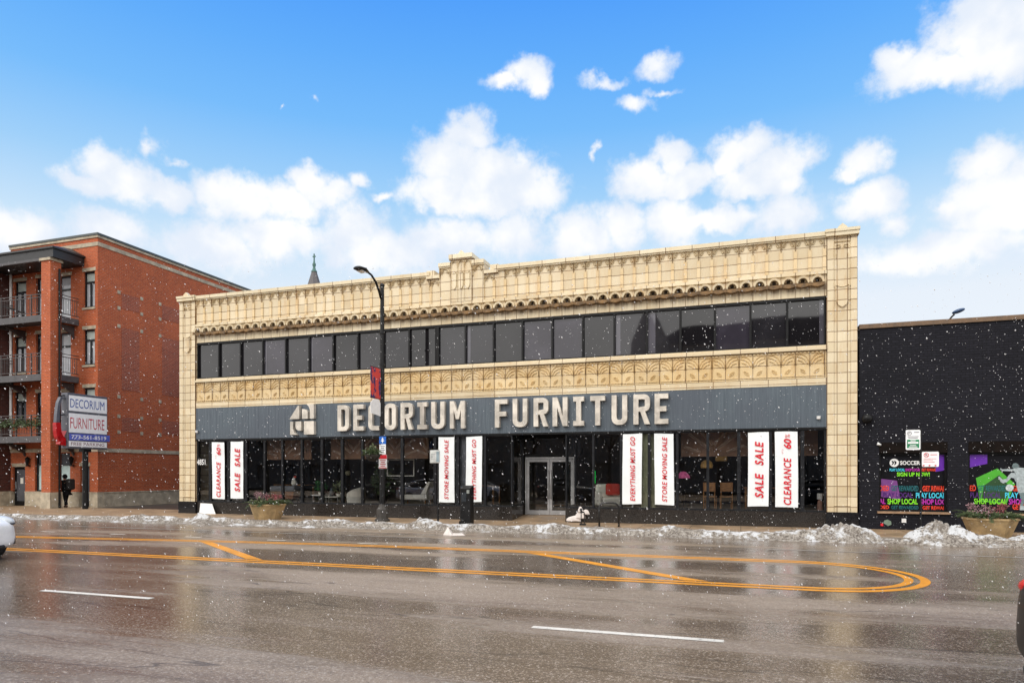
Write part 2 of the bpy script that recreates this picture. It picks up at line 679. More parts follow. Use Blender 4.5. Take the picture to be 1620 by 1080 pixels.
M['black_brick'] = brick_mat('black_brick', (.0150, .0150, .0215), (.0105, .0105, .0155), (.0075, .0075, .0105), rough=.7)
M['black_brick'].node_tree.nodes['Principled BSDF'].inputs['Specular IOR Level'].default_value = .15
M['stone'] = mat('stone', (.42, .36, .27), .8, var=.3, scale=3, bump=.003)
M['white'] = mat('white', (.78, .78, .78), .5, var=.06)
M['banner_cloth'] = mat('banner_cloth', (.82, .86, .88), .7, var=.06, scale=2)
M['red_print'] = mat('red_print', (.62, .012, .028), .6, var=.08)
M['blue_print'] = mat('blue_print', (.012, .07, .34), .5, var=.08)
M['sign_white'] = mat('sign_white', (.86, .87, .89), .4, var=.05)
M['sign_gray'] = mat('sign_gray', (.10, .105, .13), .45, var=.2)
M['wood'] = mat('wood', (.36, .17, .06), .5, var=.4, scale=8, stretch=(1, 1, 6))
M['cloth_white'] = mat('cloth_white', (.72, .70, .64), .8, var=.08)
M['cloth_red'] = mat('cloth_red', (.50, .045, .03), .8, var=.2)
M['cloth_gray'] = mat('cloth_gray', (.20, .21, .24), .7, var=.2)
M['leaf'] = mat('leaf', (.055, .085, .030), .6, var=.5, scale=9)
M['leaf_pale'] = mat('leaf_pale', (.16, .19, .09), .7, var=.4, scale=9)
M['leaf_bright'] = mat('leaf_bright', (.05, .20, .05), .5, var=.4, scale=9)
M['dry_flower'] = mat('dry_flower', (.28, .075, .085), .8, var=.5, scale=14)
M['dry_mauve'] = mat('dry_mauve', (.34, .20, .22), .8, var=.4, scale=14)
M['planter'] = mat('planter', (.40, .28, .14), .85, var=.3, scale=5, bump=.004)
M['bark'] = mat('bark', (.035, .028, .022), .9, var=.4, scale=12)
M['rubber'] = mat('rubber', (.012, .012, .012), .7, var=.2)

# ------------------------------------------------------------------ ground, road, markings, kerb, pavement
ROAD = -0.13


def asphalt():
    m, nt, b, N, L = new_mat('wet_asphalt')
    g = N.new('ShaderNodeNewGeometry')
    pos = g.outputs['Position']
    lane = nnoise(nt, .55, 6, .62, stretch=(.10, 1.0, 1))          # long worn tracks along the street
    patch = nnoise(nt, .33, 5, .6, stretch=(.35, 1.0, 1))
    grit = nnoise(nt, 42, 2, .8)
    wet = nramp(nt, nmath(nt, 'ADD', nmath(nt, 'MULTIPLY', lane, .65), nmath(nt, 'MULTIPLY', patch, .45)), .42, .60)
    c = nmix(nt, wet, (.285, .222, .165), (.125, .090, .063))
    c = nmix(nt, nramp(nt, nnoise(nt, .8, 5, .6, stretch=(.2, 1, 1)), .52, .72, 0, .55), c, (.11, .062, .040))
    c = nmix(nt, nramp(nt, grit, .54, .68, 0, .75), c, (.52, .46, .40))
    c = nmix(nt, nramp(nt, grit, .46, .32, 0, .6), c, (.045, .038, .032))
    trk = nramp(nt, nnoise(nt, 3.4, 6, .7, stretch=(.045, 1, 1)), .56, .74, 0, .45)     # thin tyre streaks
    c = nmix(nt, trk, c, (.055, .042, .034))
    sm = nmath(nt, 'ABSOLUTE', nmath(nt, 'SUBTRACT', nnoise(nt, .5, 4, .6, stretch=(.12, 1, 1)), .5))
    c = nmix(nt, nramp(nt, sm, .005, .0, 0, .65), c, (.035, .027, .022))          # wandering tar seams
    ck = nmath(nt, 'ABSOLUTE', nmath(nt, 'SUBTRACT', nnoise(nt, .8, 7, .7), .5))
    c = nmix(nt, nmath(nt, 'MULTIPLY', nramp(nt, ck, .004, .0, 0, .7), nramp(nt, patch, .48, .56)), c, (.03, .024, .02))
    blot = nramp(nt, nnoise(nt, 1.9, 6, .75, stretch=(.45, 1, 1)), .68, .73, 0, .7)
    c = nmix(nt, blot, c, (.035, .026, .02))
    L.new(c, b.inputs['Base Color'])
    L.new(nramp(nt, nmath(nt, 'ADD', wet, nmath(nt, 'MULTIPLY', grit, .3)), .1, 1.1, .48, .15), b.inputs['Roughness'])
    b.inputs['Specular IOR Level'].default_value = .47
    nbump(nt, nmath(nt, 'MULTIPLY', nmath(nt, 'ADD', nmath(nt, 'MULTIPLY', grit, 1.0), nmath(nt, 'MULTIPLY', nnoise(nt, 6, 4), .6)), nramp(nt, wet, 0, 1, 1.0, .30)), .5, .011, b)
    return m


def paint_mat(name, col):
    m, nt, b, N, L = new_mat(name)
    wear = nramp(nt, nnoise(nt, 16, 6, .75), .545, .68, 0, .8)
    fine = nramp(nt, nnoise(nt, 3, 5, .6), .3, .7, .85, 1.08)
    c = nmix(nt, 1.0, nmix(nt, wear, col, (.06, .05, .04)), fine, 'MULTIPLY')
    L.new(c, b.inputs['Base Color'])
    b.inputs['Roughness'].default_value = .42
    return m


M['asphalt'] = asphalt()
M['yellow_paint'] = paint_mat('yellow_paint', (.72, .29, .012))
M['white_paint'] = paint_mat('white_paint', (.74, .71, .64))
M['worn_white'] = paint_mat('worn_white', (.34, .32, .30))
M['pavement'] = mat('pavement', (.30, .205, .125), .5, var=.35, scale=1.3, bump=.003)
M['kerb'] = mat('kerb', (.26, .22, .18), .6, var=.3, scale=2)
M['earth'] = mat('earth', (.09, .08, .07), .9)


def sheet(name, x0, y0, x1, y1, z, m, n=1):
    mb = MB()
    mb.add([(x0, y0, z), (x1, y0, z), (x1, y1, z), (x0, y1, z)], [(0, 1, 2, 3)])
    return tag(mb.build(name, m), kind='structure')


sheet('ground', -3000, -3000, 3000, 3000, -.30, M['earth'])
sheet('road', -120, 3.2, 80, 20.15, ROAD, M['asphalt'])
KY = 20.15


def pavement(name, y0, y1):
    mb = MB()
    mb.box(-120, y0, -.29, 80, y1, 0)
    return tag(mb.build(name, M['pavement']), kind='structure')


pavement('pavement', KY + .16, 75)
pavement('near_pavement', -9, 3.04)
for nm, a, b in (('kerb', KY, KY + .158), ('near_kerb', 3.042, 3.2)):
    mb = MB().box(-120, a, -.29, 80, b, .012)
    tag(mb.build(nm, M['kerb']), kind='structure')
sheet('parking_lot', -30.2, 25.2, -22.8, 60, .004, mat('lot_asphalt', (.045, .040, .037), .35, var=.4, scale=2))
# joints of the pavement slabs are cut as thin grooves of dark filler
mb = MB()
for i in range(-24, 9):
    mb.add([(i * 1.5, 20.4, .004), (i * 1.5 + .02, 20.4, .004), (i * 1.5 + .02, 23.0, .004), (i * 1.5, 23.0, .004)], [(0, 1, 2, 3)])
tag(mb.build('pavement_joint', mat('joint', (.10, .07, .045), .8)), kind='structure')

Z1 = ROAD + .004


def ribbon(mb, pts, w, z=Z1):
    """flat strip of even width along a line of (x, y) points"""
    pts = [Vector((p[0], p[1])) for p in pts]
    base = len(mb.v)
    for i, p in enumerate(pts):
        t = (pts[min(i + 1, len(pts) - 1)] - pts[max(i - 1, 0)]).normalized()
        n = Vector((-t.y, t.x))
        for s_ in (-1, 1):
            q = p + n * (w / 2) * s_
            mb.v.append((q.x, q.y, z))
    for i in range(len(pts) - 1):
        a = base + 2 * i
        mb.f.append((a, a + 2, a + 3, a + 1))
    return mb


def median(inset):
    yb, yt, cx = 11.60 + inset, 15.36 - inset, 1.10
    r = (yt - yb) / 2
    cy = (yt + yb) / 2
    near = [(x, yb + .15 * (1 if x < -2 else max(0, (-1.2 - x) / .8 if x < -1.2 else 0)) * 0) for x in (-70, -40, -20, -8, -2, cx - .6)]
    far = [(cx - .6, yt), (-4, yt - .02), (-8, yt - .05), (-10.5, yt - .12), (-13.5, yt - .38), (-17.2, yt - .85), (-26, yt - 1.9), (-70, yt - 1.9)]
    arc = [(cx + r * cos(a) * (1.02 if True else 1), cy + r * sin(a)) for a in [radians(-90 + 180 * k / 28) for k in range(29)]]
    return near + arc + far


ym = MB()
ribbon(ym, median(.02), .15)
ribbon(ym, median(.26), .14)
tag(ym.build('median_line', M['yellow_paint']), kind='structure')
for (a, b) in (((-13.45, 14.62), (-9.78, 12.0)), ((-4.45, 14.95), (-.72, 12.0))):
    d = MB()
    w = .42
    d.add([(a[0] - w / 2, a[1], Z1), (b[0] - w / 2, b[1], Z1), (b[0] + w / 2, b[1], Z1), (a[0] + w / 2, a[1], Z1)], [(0, 1, 2, 3)])
    tag(d.build('median_hatch', M['yellow_paint']), kind='structure')
for x0 in (-34.3, -26.3, -18.3, -10.33, -2.35, 5.65, 13.6):
    tag(ribbon(MB(), [(x0, 7.78), (x0 + 2.18, 7.78)], .115).build('lane_dash', M['white_paint']), kind='structure')
for k in range(7):
    x0 = -26.45 + 2.83 * k
    tag(ribbon(MB(), [(x0, 15.62), (x0 + .58, 15.62)], .10, Z1 + .001).build('bike_lane_dash', M['white_paint']), kind='structure')
for (a, b) in ((-22, -16), (-15.5, -12.2), (-11, -8.3), (-6.9, -4.4), (.6, 7.5), (8.3, 20)):
    tag(ribbon(MB(), [(a, 17.52), (b, 17.55)], .09).build('parking_lane_line', M['worn_white']), kind='structure')

# ------------------------------------------------------------------ the furniture store
YF = 23.15
XL, XR, X0, X1 = -22.715, 3.40, -21.84, 2.53
store = thing('furniture_store', ((XL + XR) / 2, YF, 0), 'long two storey cream terracotta furniture store with dark ribbon windows and grey sign band', 'store')
BAY = .4192
NB = 58
M['shell'] = mat('shell', (.10, .085, .07), .9)

# shell: back, sides, slabs
mb = MB()
mb.box(XL + .05, YF + .3, 0, XL + .3, 44, 8.7).box(XR - .3, YF + .3, 0, XR - .05, 44, 8.7)
mb.box(XL + .302, 43.7, 0, XR - .302, 44, 8.7)
mb.box(XL + .302, YF + .35, 3.42, XR - .302, 43.69, 3.75)
mb.box(XL + .302, YF + .35, 8.2, XR - .302, 43.69, 8.45)
mb.build('shell_wall', M['shell'], store)

# corner piers
for (a, b) in ((XL, X0 - .002), (X1 + .002, XR)):
    p = MB()
    w = b - a
    p.box(a, YF + .02, .50, b, YF + .8, 8.98)
    for (u, v, q) in ((.02, .235, .055), (.245, .765, .02), (.775, .98, .055)):
        p.box(a + u * w + .004, YF + .02 - q, .50, a + v * w - .004, YF + .018, 8.98)
    # panel mouldings: shield below the head, label above
    cx = (a + b) / 2
    pw = .235
    for d in (pw, ):
        p.rib([(cx - d, 7.45), (cx - d, 8.82), (cx + d, 8.82), (cx + d, 7.45)], .05, YF, YF - .05)
        p.rib([(cx - d, .62), (cx - d, .9), (cx - d, 7.4)], .03, YF, YF - .03)
        p.rib([(cx + d, .62), (cx + d, .9), (cx + d, 7.4)], .03, YF, YF - .03)
        p.rib([(cx - d, .70), (cx + d, .70)], .03, YF, YF - .03)
    for k in (-1, 1):
        p.rib([(cx + k * .16, 8.70), (cx + k * .16, 8.62), (cx + k * .05, 8.66), (cx + k * .05, 8.72), (cx + k * .17, 8.72)], .035, YF, YF - .045)
        p.rib([(cx + k * .16, 8.45), (cx + k * .16, 8.32)], .04, YF, YF - .03)
    sh = [(cx - .16, 7.42), (cx + .16, 7.42), (cx + .16, 6.98), (cx + .11, 6.87), (cx, 6.80), (cx - .11, 6.87), (cx - .16, 6.98)]
    p.prism(sh, 'y', YF - .07, YF - .002)
    p.rib([(cx - .18, 7.47), (cx - .06, 7.42), (cx + .06, 7.42), (cx + .18, 7.47)], .05, YF - .06, YF - .10)
    pr = p.build('corner_pier', M['cream_pier'], store)
    c = MB()
    c.box(a - .03, YF - .14, 8.985, b + .03, YF + .9, 9.10).box(a - .05, YF - .17, 9.102, b + .05, YF + .92, 9.19)
    c.prism([(cx - .15, 9.192), (cx + .15, 9.192), (cx + .11, 9.26), (cx, 9.35), (cx - .11, 9.26)], 'y', YF - .12, YF + .02)
    c.build('pier_cap', M['cream_cope'], store)
    g = MB().box(a - .02, YF - .06, 0, b + .02, YF + .8, .498)
    g.build('pier_base', M['black_granite'], store)

# parapet panel with pilaster strips, stepped in the middle
PC = -9.66                                   # axis of the stepped crest
par, strips = MB(), MB()
ZT = 9.03
par.box(X0, YF + .02, 7.86, X1, YF + .5, ZT)
for k in range(NB + 1):
    xx = X0 + k * BAY
    inside = -10.48 < xx < -8.84
    top = 8.66
    if xx + .045 < X1 and xx > X0 + .01:
        strips.box(xx - .048, YF - .020, 7.98, xx + .048, YF + .018, top)
par.box(X0, YF - .06, 7.87, X1, YF + .018, 7.965)        # string course under the panels


def tracery(p, xa, zt, y0):
    """one bay of pointed tracery hanging below zt between xa and xa + BAY"""
    xb, xm = xa + BAY, xa + BAY / 2
    H = .34
    zs = zt - H
    for (s0, s1) in ((xa, xb), (xb, xa)):
        d = s1 - s0
        p.rib([(s0, zs), (s0 + d * .04, zs + H * .35), (s0 + d * .16, zs + H * .62), (s0 + d * .33, zs + H * .85), (s0 + d * .5, zs + H * .97)], .036, y0, y0 - .06)
        p.rib([(s0 + d * .10, zs + H * .50), (s0 + d * .24, zs + H * .42), (s0 + d * .30, zs + H * .55), (s0 + d * .36, zs + H * .72)], .024, y0, y0 - .04)
        p.rib([(s0, zs + H * .45), (s0 + d * .10, zs + H * .80), (s0 + d * .20, zt - .01)], .024, y0, y0 - .04)
    p.rib([(xa, zs - .02), (xa, zt)], .040, y0, y0 - .08)


for k in range(NB):
    xa = X0 + k * BAY
    if 25.5 < k < 32.5:
        continue
    tracery(par, xa, ZT - .02, YF + .018)
# stepped crest: shoulders and centre
K0 = X0 + 26 * BAY
par.box(K0 + BAY * .9, YF - .03, 7.97, K0 + BAY * 1.98, YF + .5, 9.30)
par.box(K0 + BAY * 4.02, YF - .03, 7.97, K0 + BAY * 5.1, YF + .5, 9.30)
par.box(K0 + BAY * 1.984, YF - .07, 7.97, K0 + BAY * 4.016, YF + .55, 9.54)
CX0 = K0 + BAY * 2 + .02
cw = (BAY * 2 - .04) / 3
for j in range(3):
    xm = CX0 + cw * (j + .5)
    s_ = cw / BAY
    for (u, v) in ((-1, 1), (1, -1)):
        par.rib([(xm + u * cw / 2, 9.20), (xm + u * cw * .42, 9.33), (xm + u * cw * .2, 9.43), (xm, 9.49)], .034, YF - .07, YF - .12)
    par.rib([(xm - cw / 2, 8.0), (xm - cw / 2, 9.5)], .030, YF - .07, YF - .10)
    sh = [(xm - .085, 9.00), (xm + .085, 9.00), (xm + .085, 8.55), (xm + .05, 8.46), (xm, 8.42), (xm - .05, 8.46), (xm - .085, 8.55)]
    par.prism(sh, 'y', YF - .125, YF - .072)
    par.rib([(xm - .10, 9.03), (xm - .03, 8.99), (xm + .03, 8.99), (xm + .10, 9.03)], .04, YF - .11, YF - .15)
for xa in (K0 + BAY * .93, K0 + BAY * 4.08):
    tracery(par, xa, 9.24, YF - .03)
for xa in (K0 - BAY * .08, K0 + BAY * 5.08):
    tracery(par, xa, 8.86, YF + .018)
par.build('parapet', M['cream_panel'], store)
strips.build('pilaster_strips', M['cream_strip'], store)
cp = MB()


def coping(xa, xb, z, y0, y1, h=.13):
    cp.box(xa, y0 - .09, z, xb, y1, z + h)
    cp.box(xa, y0 - .05, z - .05, xb, y0 + .015, z - .002)


coping(X0, K0 - .02, 9.032, YF, YF + .55)
coping(K0 + BAY * 6 + .02, X1, 9.032, YF, YF + .55)
coping(K0 + BAY * .86, K0 + BAY * 1.98, 9.302, YF - .03, YF + .55)
coping(K0 + BAY * 4.02, K0 + BAY * 5.14, 9.302, YF - .03, YF + .55)
coping(K0 + BAY * 1.90, K0 + BAY * 4.10, 9.542, YF - .07, YF + .62, .15)
for (a, b) in ((K0 - .16, K0 + BAY * .89), (K0 + BAY * 5.11, K0 + BAY * 6 + .16)):
    cp.box(a, YF - .07, 8.90, b, YF + .55, 9.028)
    cp.box(a + (0 if a < -10 else .22), YF - .02, 9.03, b - (.22 if a < -10 else 0), YF + .5, 9.22)
cp.prism([(PC - .13, 9.694), (PC + .13, 9.694), (PC + .08, 9.76), (PC, 9.83), (PC - .08, 9.76)], 'y', YF - .12, YF)
cp.build('coping', M['cream_cope'], store)

# corbel table: a row of cusped arches over a stained ledge
ld = MB()
MB().box(X0, YF + .03, 7.40, X1, YF + .3, 7.859).build('corbel_wall', M['cream_corbel'], store)
for k in range(NB):
    cx = X0 + (k + .5) * BAY
    zc = 7.60
    ct, nd_ = MB(), MB()
    n = 14
    out = [(cx + .197 * cos(pi * i / n), zc + .225 * sin(pi * i / n)) for i in range(n + 1)]
    inn = [(cx + .140 * cos(pi * i / n), zc + .160 * sin(pi * i / n)) for i in range(n + 1)]
    base = len(ct.v)
    y0, y1 = YF - .17, YF + .028
    for q, yy in ((out, y0), (inn, y0 + .015), (inn, y1), (out, y1)):
        ct.v += [(p[0], yy, p[1]) for p in q]
    m = n + 1
    for i in range(n):
        for (a, b) in ((0, 1), (1, 2), (3, 0)):
            ct.f.append((base + a * m + i, base + a * m + i + 1, base + b * m + i + 1, base + b * m + i))
    # cusps of the arch
    for s_ in (-1, 1):
        ct.rib([(cx + s_ * .145, zc + .02), (cx + s_ * .085, zc + .055), (cx + s_ * .055, zc + .035)], .03, YF - .09, YF - .15)
        ct.rib([(cx + s_ * .125, zc + .09), (cx + s_ * .06, zc + .082)], .03, YF - .09, YF - .15)
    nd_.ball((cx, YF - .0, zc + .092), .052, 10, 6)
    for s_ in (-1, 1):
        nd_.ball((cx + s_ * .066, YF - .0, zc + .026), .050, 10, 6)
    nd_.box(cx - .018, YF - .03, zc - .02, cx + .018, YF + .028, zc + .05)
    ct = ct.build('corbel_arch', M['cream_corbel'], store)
    nd_.build('niche', M['soot'], ct)  # dark trefoil whose colour stands in for the shade inside the arch
    # scalloped ledge
    q = [(cx - BAY / 2 + .004, 7.598)] + [(cx - .19 + .38 * i / 8, 7.52 - .045 * sin(pi * i / 8)) for i in range(9)] + [(cx + BAY / 2 - .004, 7.598)]
    ld.prism(q, 'y', YF - .15, YF + .028)
    ld.box(cx - BAY / 2 - .035, YF - .17, 7.50, cx - BAY / 2 + .035, YF - .152, 7.62)
ld.build('corbel_ledge', M['soot_ledge'], store)
mb = MB().box(X0, YF + .03, 7.20, X1, YF + .3, 7.399)
mb.build('window_head', M['cream_under'], store)

# frieze between the storeys
fr = MB()
fr.box(X0, YF + .03, 4.47, X1, YF + .4, 5.52)
for k in range(29):
    cx = X0 + BAY * (2 * k + 1)
    for s_ in (-1, 1):
        f = lambda u, z: (cx + s_ * u, z)
        y0, y1 = YF + .028, YF - .008
        fr.rib([f(.012, 5.06), f(.03, 5.2), f(.10, 5.34), f(.22, 5.42), f(.36, 5.42)], .034, y0, y1)
        fr.rib([f(.06, 5.10), f(.14, 5.25), f(.26, 5.33), f(.36, 5.35)], .032, y0, y1)
        fr.rib([f(.16, 5.12), f(.22, 5.20), f(.34, 5.24)], .028, y0, y1)
        fr.rib([f(.395, 5.10), f(.40, 5.30), f(.36, 5.42)], .035, y0, y1)
        # leaf below
        fr.rib([f(.12, 4.82), f(.14, 4.90), f(.21, 4.95), f(.27, 4.96)], .032, y0, y1 + .012)
        fr.rib([f(.12, 4.82), f(.20, 4.84), f(.25, 4.89), f(.27, 4.96)], .032, y0, y1 + .012)
        fr.rib([f(.15, 4.85), f(.24, 4.93)], .022, y0, y1 + .014)
    fr.rib([(cx, 5.08), (cx, 5.42)], .03, YF + .028, YF - .02)
    fr.rib([(cx + BAY, 4.78), (cx + BAY, 5.44)], .03, YF + .028, YF - .02)
for z in (5.47, 4.735):
    n = int((X1 - X0) / .115)
    for i in range(n):
        xx = X0 + .03 + i * .115
        fr.box(xx, YF - .012, z - .022, xx + .06, YF + .027, z + .022)
fr.box(X0, YF - .02, 4.665, X1, YF + .027, 4.70)
fr.build('frieze', M['cream_band'], store)
sl = MB().box(X0, YF - .07, 5.525, X1, YF + .25, 5.60).box(X0, YF - .02, 5.602, X1, YF + .25, 5.672)
sl.build('upper_sill', M['cream_sill'], store)
sl = MB().box(X0, YF - .01, 4.44, X1, YF + .027, 4.655)
sl.build('frieze_base', M['cream_sill'], store)


# upper ribbon of windows
def dark_glass(name, c):
    m, nt, b, N, L = new_mat(name)
    f = nramp(nt, nnoise(nt, .7, 4, .6), .42, .62)
    L.new(nmix(nt, f, tuple(.8 * q for q in c), tuple(1.15 * q for q in c)), b.inputs['Base Color'])
    b.inputs['Roughness'].default_value = .03
    b.inputs['Specular IOR Level'].default_value = .72
    nbump(nt, nnoise(nt, .8, 2), .12, .012, b)
    return m


DG = [dark_glass('film_glass', (.020, .019, .023)), dark_glass('film_glass_violet', (.038, .034, .047)), dark_glass('film_glass_smoke', (.012, .011, .013))]
DG_PALE = dark_glass('film_glass_pale', (.085, .082, .10))
ux = [-21.81 + 1.106 * i for i in range(11)]
ux2 = [-10.66 + (2.50 + 10.66) / 12 * i for i in range(13)]
UW = list(zip(ux[:-1], ux[1:])) + list(zip(ux2[:-1], ux2[1:]))
for i, (a, b) in enumerate(UW):
    w = MB().frame(a, 5.674, b, 7.198, YF + .04, YF + .22, .032, .045, .085).build('upper_window', M['black_metal'], store)
    t = random.uniform(-.006, .006)
    t2 = random.uniform(-.006, .006)
    p = MB()
    ya = YF + .13
    p.add([(a + .03, ya, 5.71), (b - .03, ya + t, 5.71), (b - .03, ya + t + t2, 7.12), (a + .03, ya + t2, 7.12)], [(0, 1, 2, 3)])
    p.build('pane', DG[1 if i in (3, 5, 13, 14, 19) else (2 if i % 3 == 0 else 0)], w)
    if i in (3, 5, 11, 16, 17, 21):
        sw = (.12, .10, .14, .16, .24, .13)[(3, 5, 11, 16, 17, 21).index(i)]
        xs_ = (a + .035, a + .035 + sw) if i != 21 else (b - .035 - sw, b - .035)
        MB().add([(xs_[0], ya - .006, 5.72), (xs_[1], ya - .006, 5.72), (xs_[1], ya - .006, 7.11), (xs_[0], ya - .006, 7.11)], [(0, 1, 2, 3)]).build('curtain_edge', DG_PALE, w)
mb = MB().box(ux[-1] + .002, YF + .05, 5.674, ux2[0] - .002, YF + .22, 7.198)
mb.build('mullion_post', M['black_metal'], store)
mb = MB().box(XL + .31, YF + .26, 5.3, XR - .31, YF + .34, 7.4)
mb.build('window_backing', M['black_metal'], store)


# sign band of painted ribbed metal
def fascia_mat():
    m, nt, b, N, L = new_mat('fascia_metal')
    st = nramp(nt, nnoise(nt, 3.2, 6, .75, stretch=(6, 1, .18)), .35, .7)
    c = nmix(nt, st, (.072, .093, .116), (.118, .148, .176))
    bl = nramp(nt, nnoise(nt, .5, 4, .6), .4, .66, 0, .5)
    c = nmix(nt, bl, c, (.070, .080, .105))
    dk = nramp(nt, nnoise(nt, 5, 5, .8, stretch=(5, 1, .5)), .66, .74, 0, .7)
    c = nmix(nt, dk, c, (.02, .025, .03))
    L.new(c, b.inputs['Base Color'])
    b.inputs['Roughness'].default_value = .42
    b.inputs['Metallic'].default_value = .1
    return m


M['fascia'] = fascia_mat()
fa = MB()
fa.box(X0, YF + .0, 3.13, X1, YF + .16, 4.43)
n = 150
for i in range(n):
    xx = X0 + (X1 - X0) * (i + .5) / n
    fa.box(xx - .010, YF - .004, 3.135, xx + .010, YF - .0005, 4.42)
fa.build('sign_band', M['fascia'], store)
mb = MB().box(X0, YF - .015, 3.065, X1, YF + .16, 3.128)
mb.build('sign_band_trim', M['black_metal'], store)

# ground floor: granite bulkhead, display windows, recessed entrance
RX0, RX1, RY = -7.75, -5.79, YF + 1.45
mb = MB()
mb.box(X0, YF + .02, 0, RX0, YF + .32, .485).box(RX1, YF + .02, 0, X1, YF + .32, .485)
mb.box(RX0 - .25, YF + .322, 0, RX0, RY + .1, .485).box(RX1, YF + .322, 0, RX1 + .25, RY + .1, .485)
mb.build('bulkhead', M['granite'], store)
mb = MB().box(X0, YF + .33, .05, RX0 - .26, 30.0, .44).box(RX1 + .26, YF + .33, .05, X1, 30.0, .44).box(RX0 - .24, RY + .12, .02, RX1 + .24, 30, .15)
mb.build('display_floor', mat('display_floor', (.30, .26, .21), .4, var=.2), store)
mb = MB().box(X0, 30.0, 0, X1, 30.2, 3.4)
mb.build('showroom_wall', mat('showroom_wall', (.085, .068, .052), .9, var=.5, scale=.8), store)
mb = MB().box(X0, YF + .20, 3.33, X1, 30.0, 3.415)
mb.build('showroom_ceiling', mat('showroom_ceiling', (.16, .11, .08), .9, var=.3), store)
EDGES = [(-21.84, -21.15, .07), (-21.15, -20.2, .075), (-20.2, -19.32, .075), (-19.32, -18.41, .04), (-18.41, -17.55, .04), (-17.55, -16.63, .04), (-16.63, -15.69, .05),
         (-15.69, -14.77, .05), (-14.77, -13.87, .05), (-13.87, -13.0, .04), (-13.0, -12.16, .05), (-12.16, -10.79, .055), (-10.79, -9.86, .055), (-9.86, -8.81, .04), (-8.81, -7.75, .05),
         (-5.79, -4.81, .04), (-4.81, -3.85, .04), (-3.85, -2.91, .045), (-2.91, -1.98, .045), (-1.98, -1.02, .035), (-1.02, -.05, .05), (-.05, .9, .055), (.9, 1.84, .05), (1.84, 2.53, .06)]
for (a, b, w) in EDGES:
    o = MB().frame(a, .487, b, 3.063, YF + .04, YF + .16, w, .05, .035).build('display_window', M['dark_frame'], store)
    g = MB()
    ya = YF + .11
    g.add([(a + w, ya, .53), (b - w, ya, .53), (b - w, ya, 3.03), (a + w, ya, 3.03)], [(0, 1, 2, 3)])
    g.build('pane', M['glass'], o)
# side walls of the recess: glass returns over granite
for xx, s_ in ((RX0, -1), (RX1, 1)):
    o = MB()
    o.box(xx - .06, YF + .165, .487, xx + .0, YF + .25, 3.063) if s_ < 0 else o.box(xx, YF + .165, .487, xx + .06, YF + .25, 3.063)
    xa, xb = (xx - .06, xx) if s_ < 0 else (xx, xx + .06)
    o.box(xa, RY - .08, .487, xb, RY, 3.063).box(xa, YF + .252, 2.98, xb, RY - .082, 3.063).box(xa, YF + .252, .487, xb, RY - .082, .56)
    o = o.build('side_window', M['dark_frame'], store)
    g = MB().add([(xx - .03 * (1 if s_ < 0 else -1), YF + .25, .55), (xx - .03 * (1 if s_ < 0 else -1), RY - .08, .55), (xx - .03 * (1 if s_ < 0 else -1), RY - .08, 3.0), (xx - .03 * (1 if s_ < 0 else -1), YF + .25, 3.0)], [(0, 1, 2, 3)])
    g.build('pane', M['glass'], o)
# doors
DX0, DX1 = -7.70, -5.80
DZ, DT = .14, 2.20
dm = (DX0 + DX1) / 2
o = MB()
o.box(RX0 - .2, RY + .02, DT + .10, RX1 + .2, RY + .14, DT + .20).box(RX0 - .2, RY + .02, 3.0, RX1 + .2, RY + .14, 3.3)
o = o.build('transom_window', M['black_metal'], store)
MB().add([(RX0 - .2, RY + .08, DT + .2), (RX1 + .2, RY + .08, DT + .2), (RX1 + .2, RY + .08, 3.0), (RX0 - .2, RY + .08, 3.0)], [(0, 1, 2, 3)]).build('pane', M['glass'], o)
mb = MB().box(DX0, RY, DZ, DX0 + .05, RY + .12, DT + .098).box(DX1 - .05, RY, DZ, DX1, RY + .12, DT + .098).box(DX0 + .052, RY, DT + .02, DX1 - .052, RY + .12, DT + .098)
mb.build('door_frame', M['steel'], store)
for (a, b, s_) in ((DX0 + .06, dm - .006, 1), (dm + .006, DX1 - .06, -1)):
    d = MB().frame(a, DZ + .01, b, DT + .01, RY + .02, RY + .07, .085, .16, .09).build('door', M['steel'], store)
    MB().add([(a + .08, RY + .045, DZ + .16), (b - .08, RY + .045, DZ + .16), (b - .08, RY + .045, DT - .07), (a + .08, RY + .045, DT - .07)], [(0, 1, 2, 3)]).build('pane', M['glass'], d)
    hx = b - .045 if s_ > 0 else a + .045
    MB().tube([(hx, RY + .015, .75), (hx, RY - .05, .78), (hx, RY - .05, 1.78), (hx, RY + .015, 1.81)], .018, 8).build('handle', M['steel'], d, smooth=True)
# ramp of the entrance
mb = MB().add([(RX0 + .004, YF - .02, .004), (RX1 - .004, YF - .02, .004), (RX1 - .004, RY + .1, DZ), (RX0 + .004, RY + .1, DZ)], [(0, 1, 2, 3)])
mb.build('entrance_ramp', M['pavement'], store)

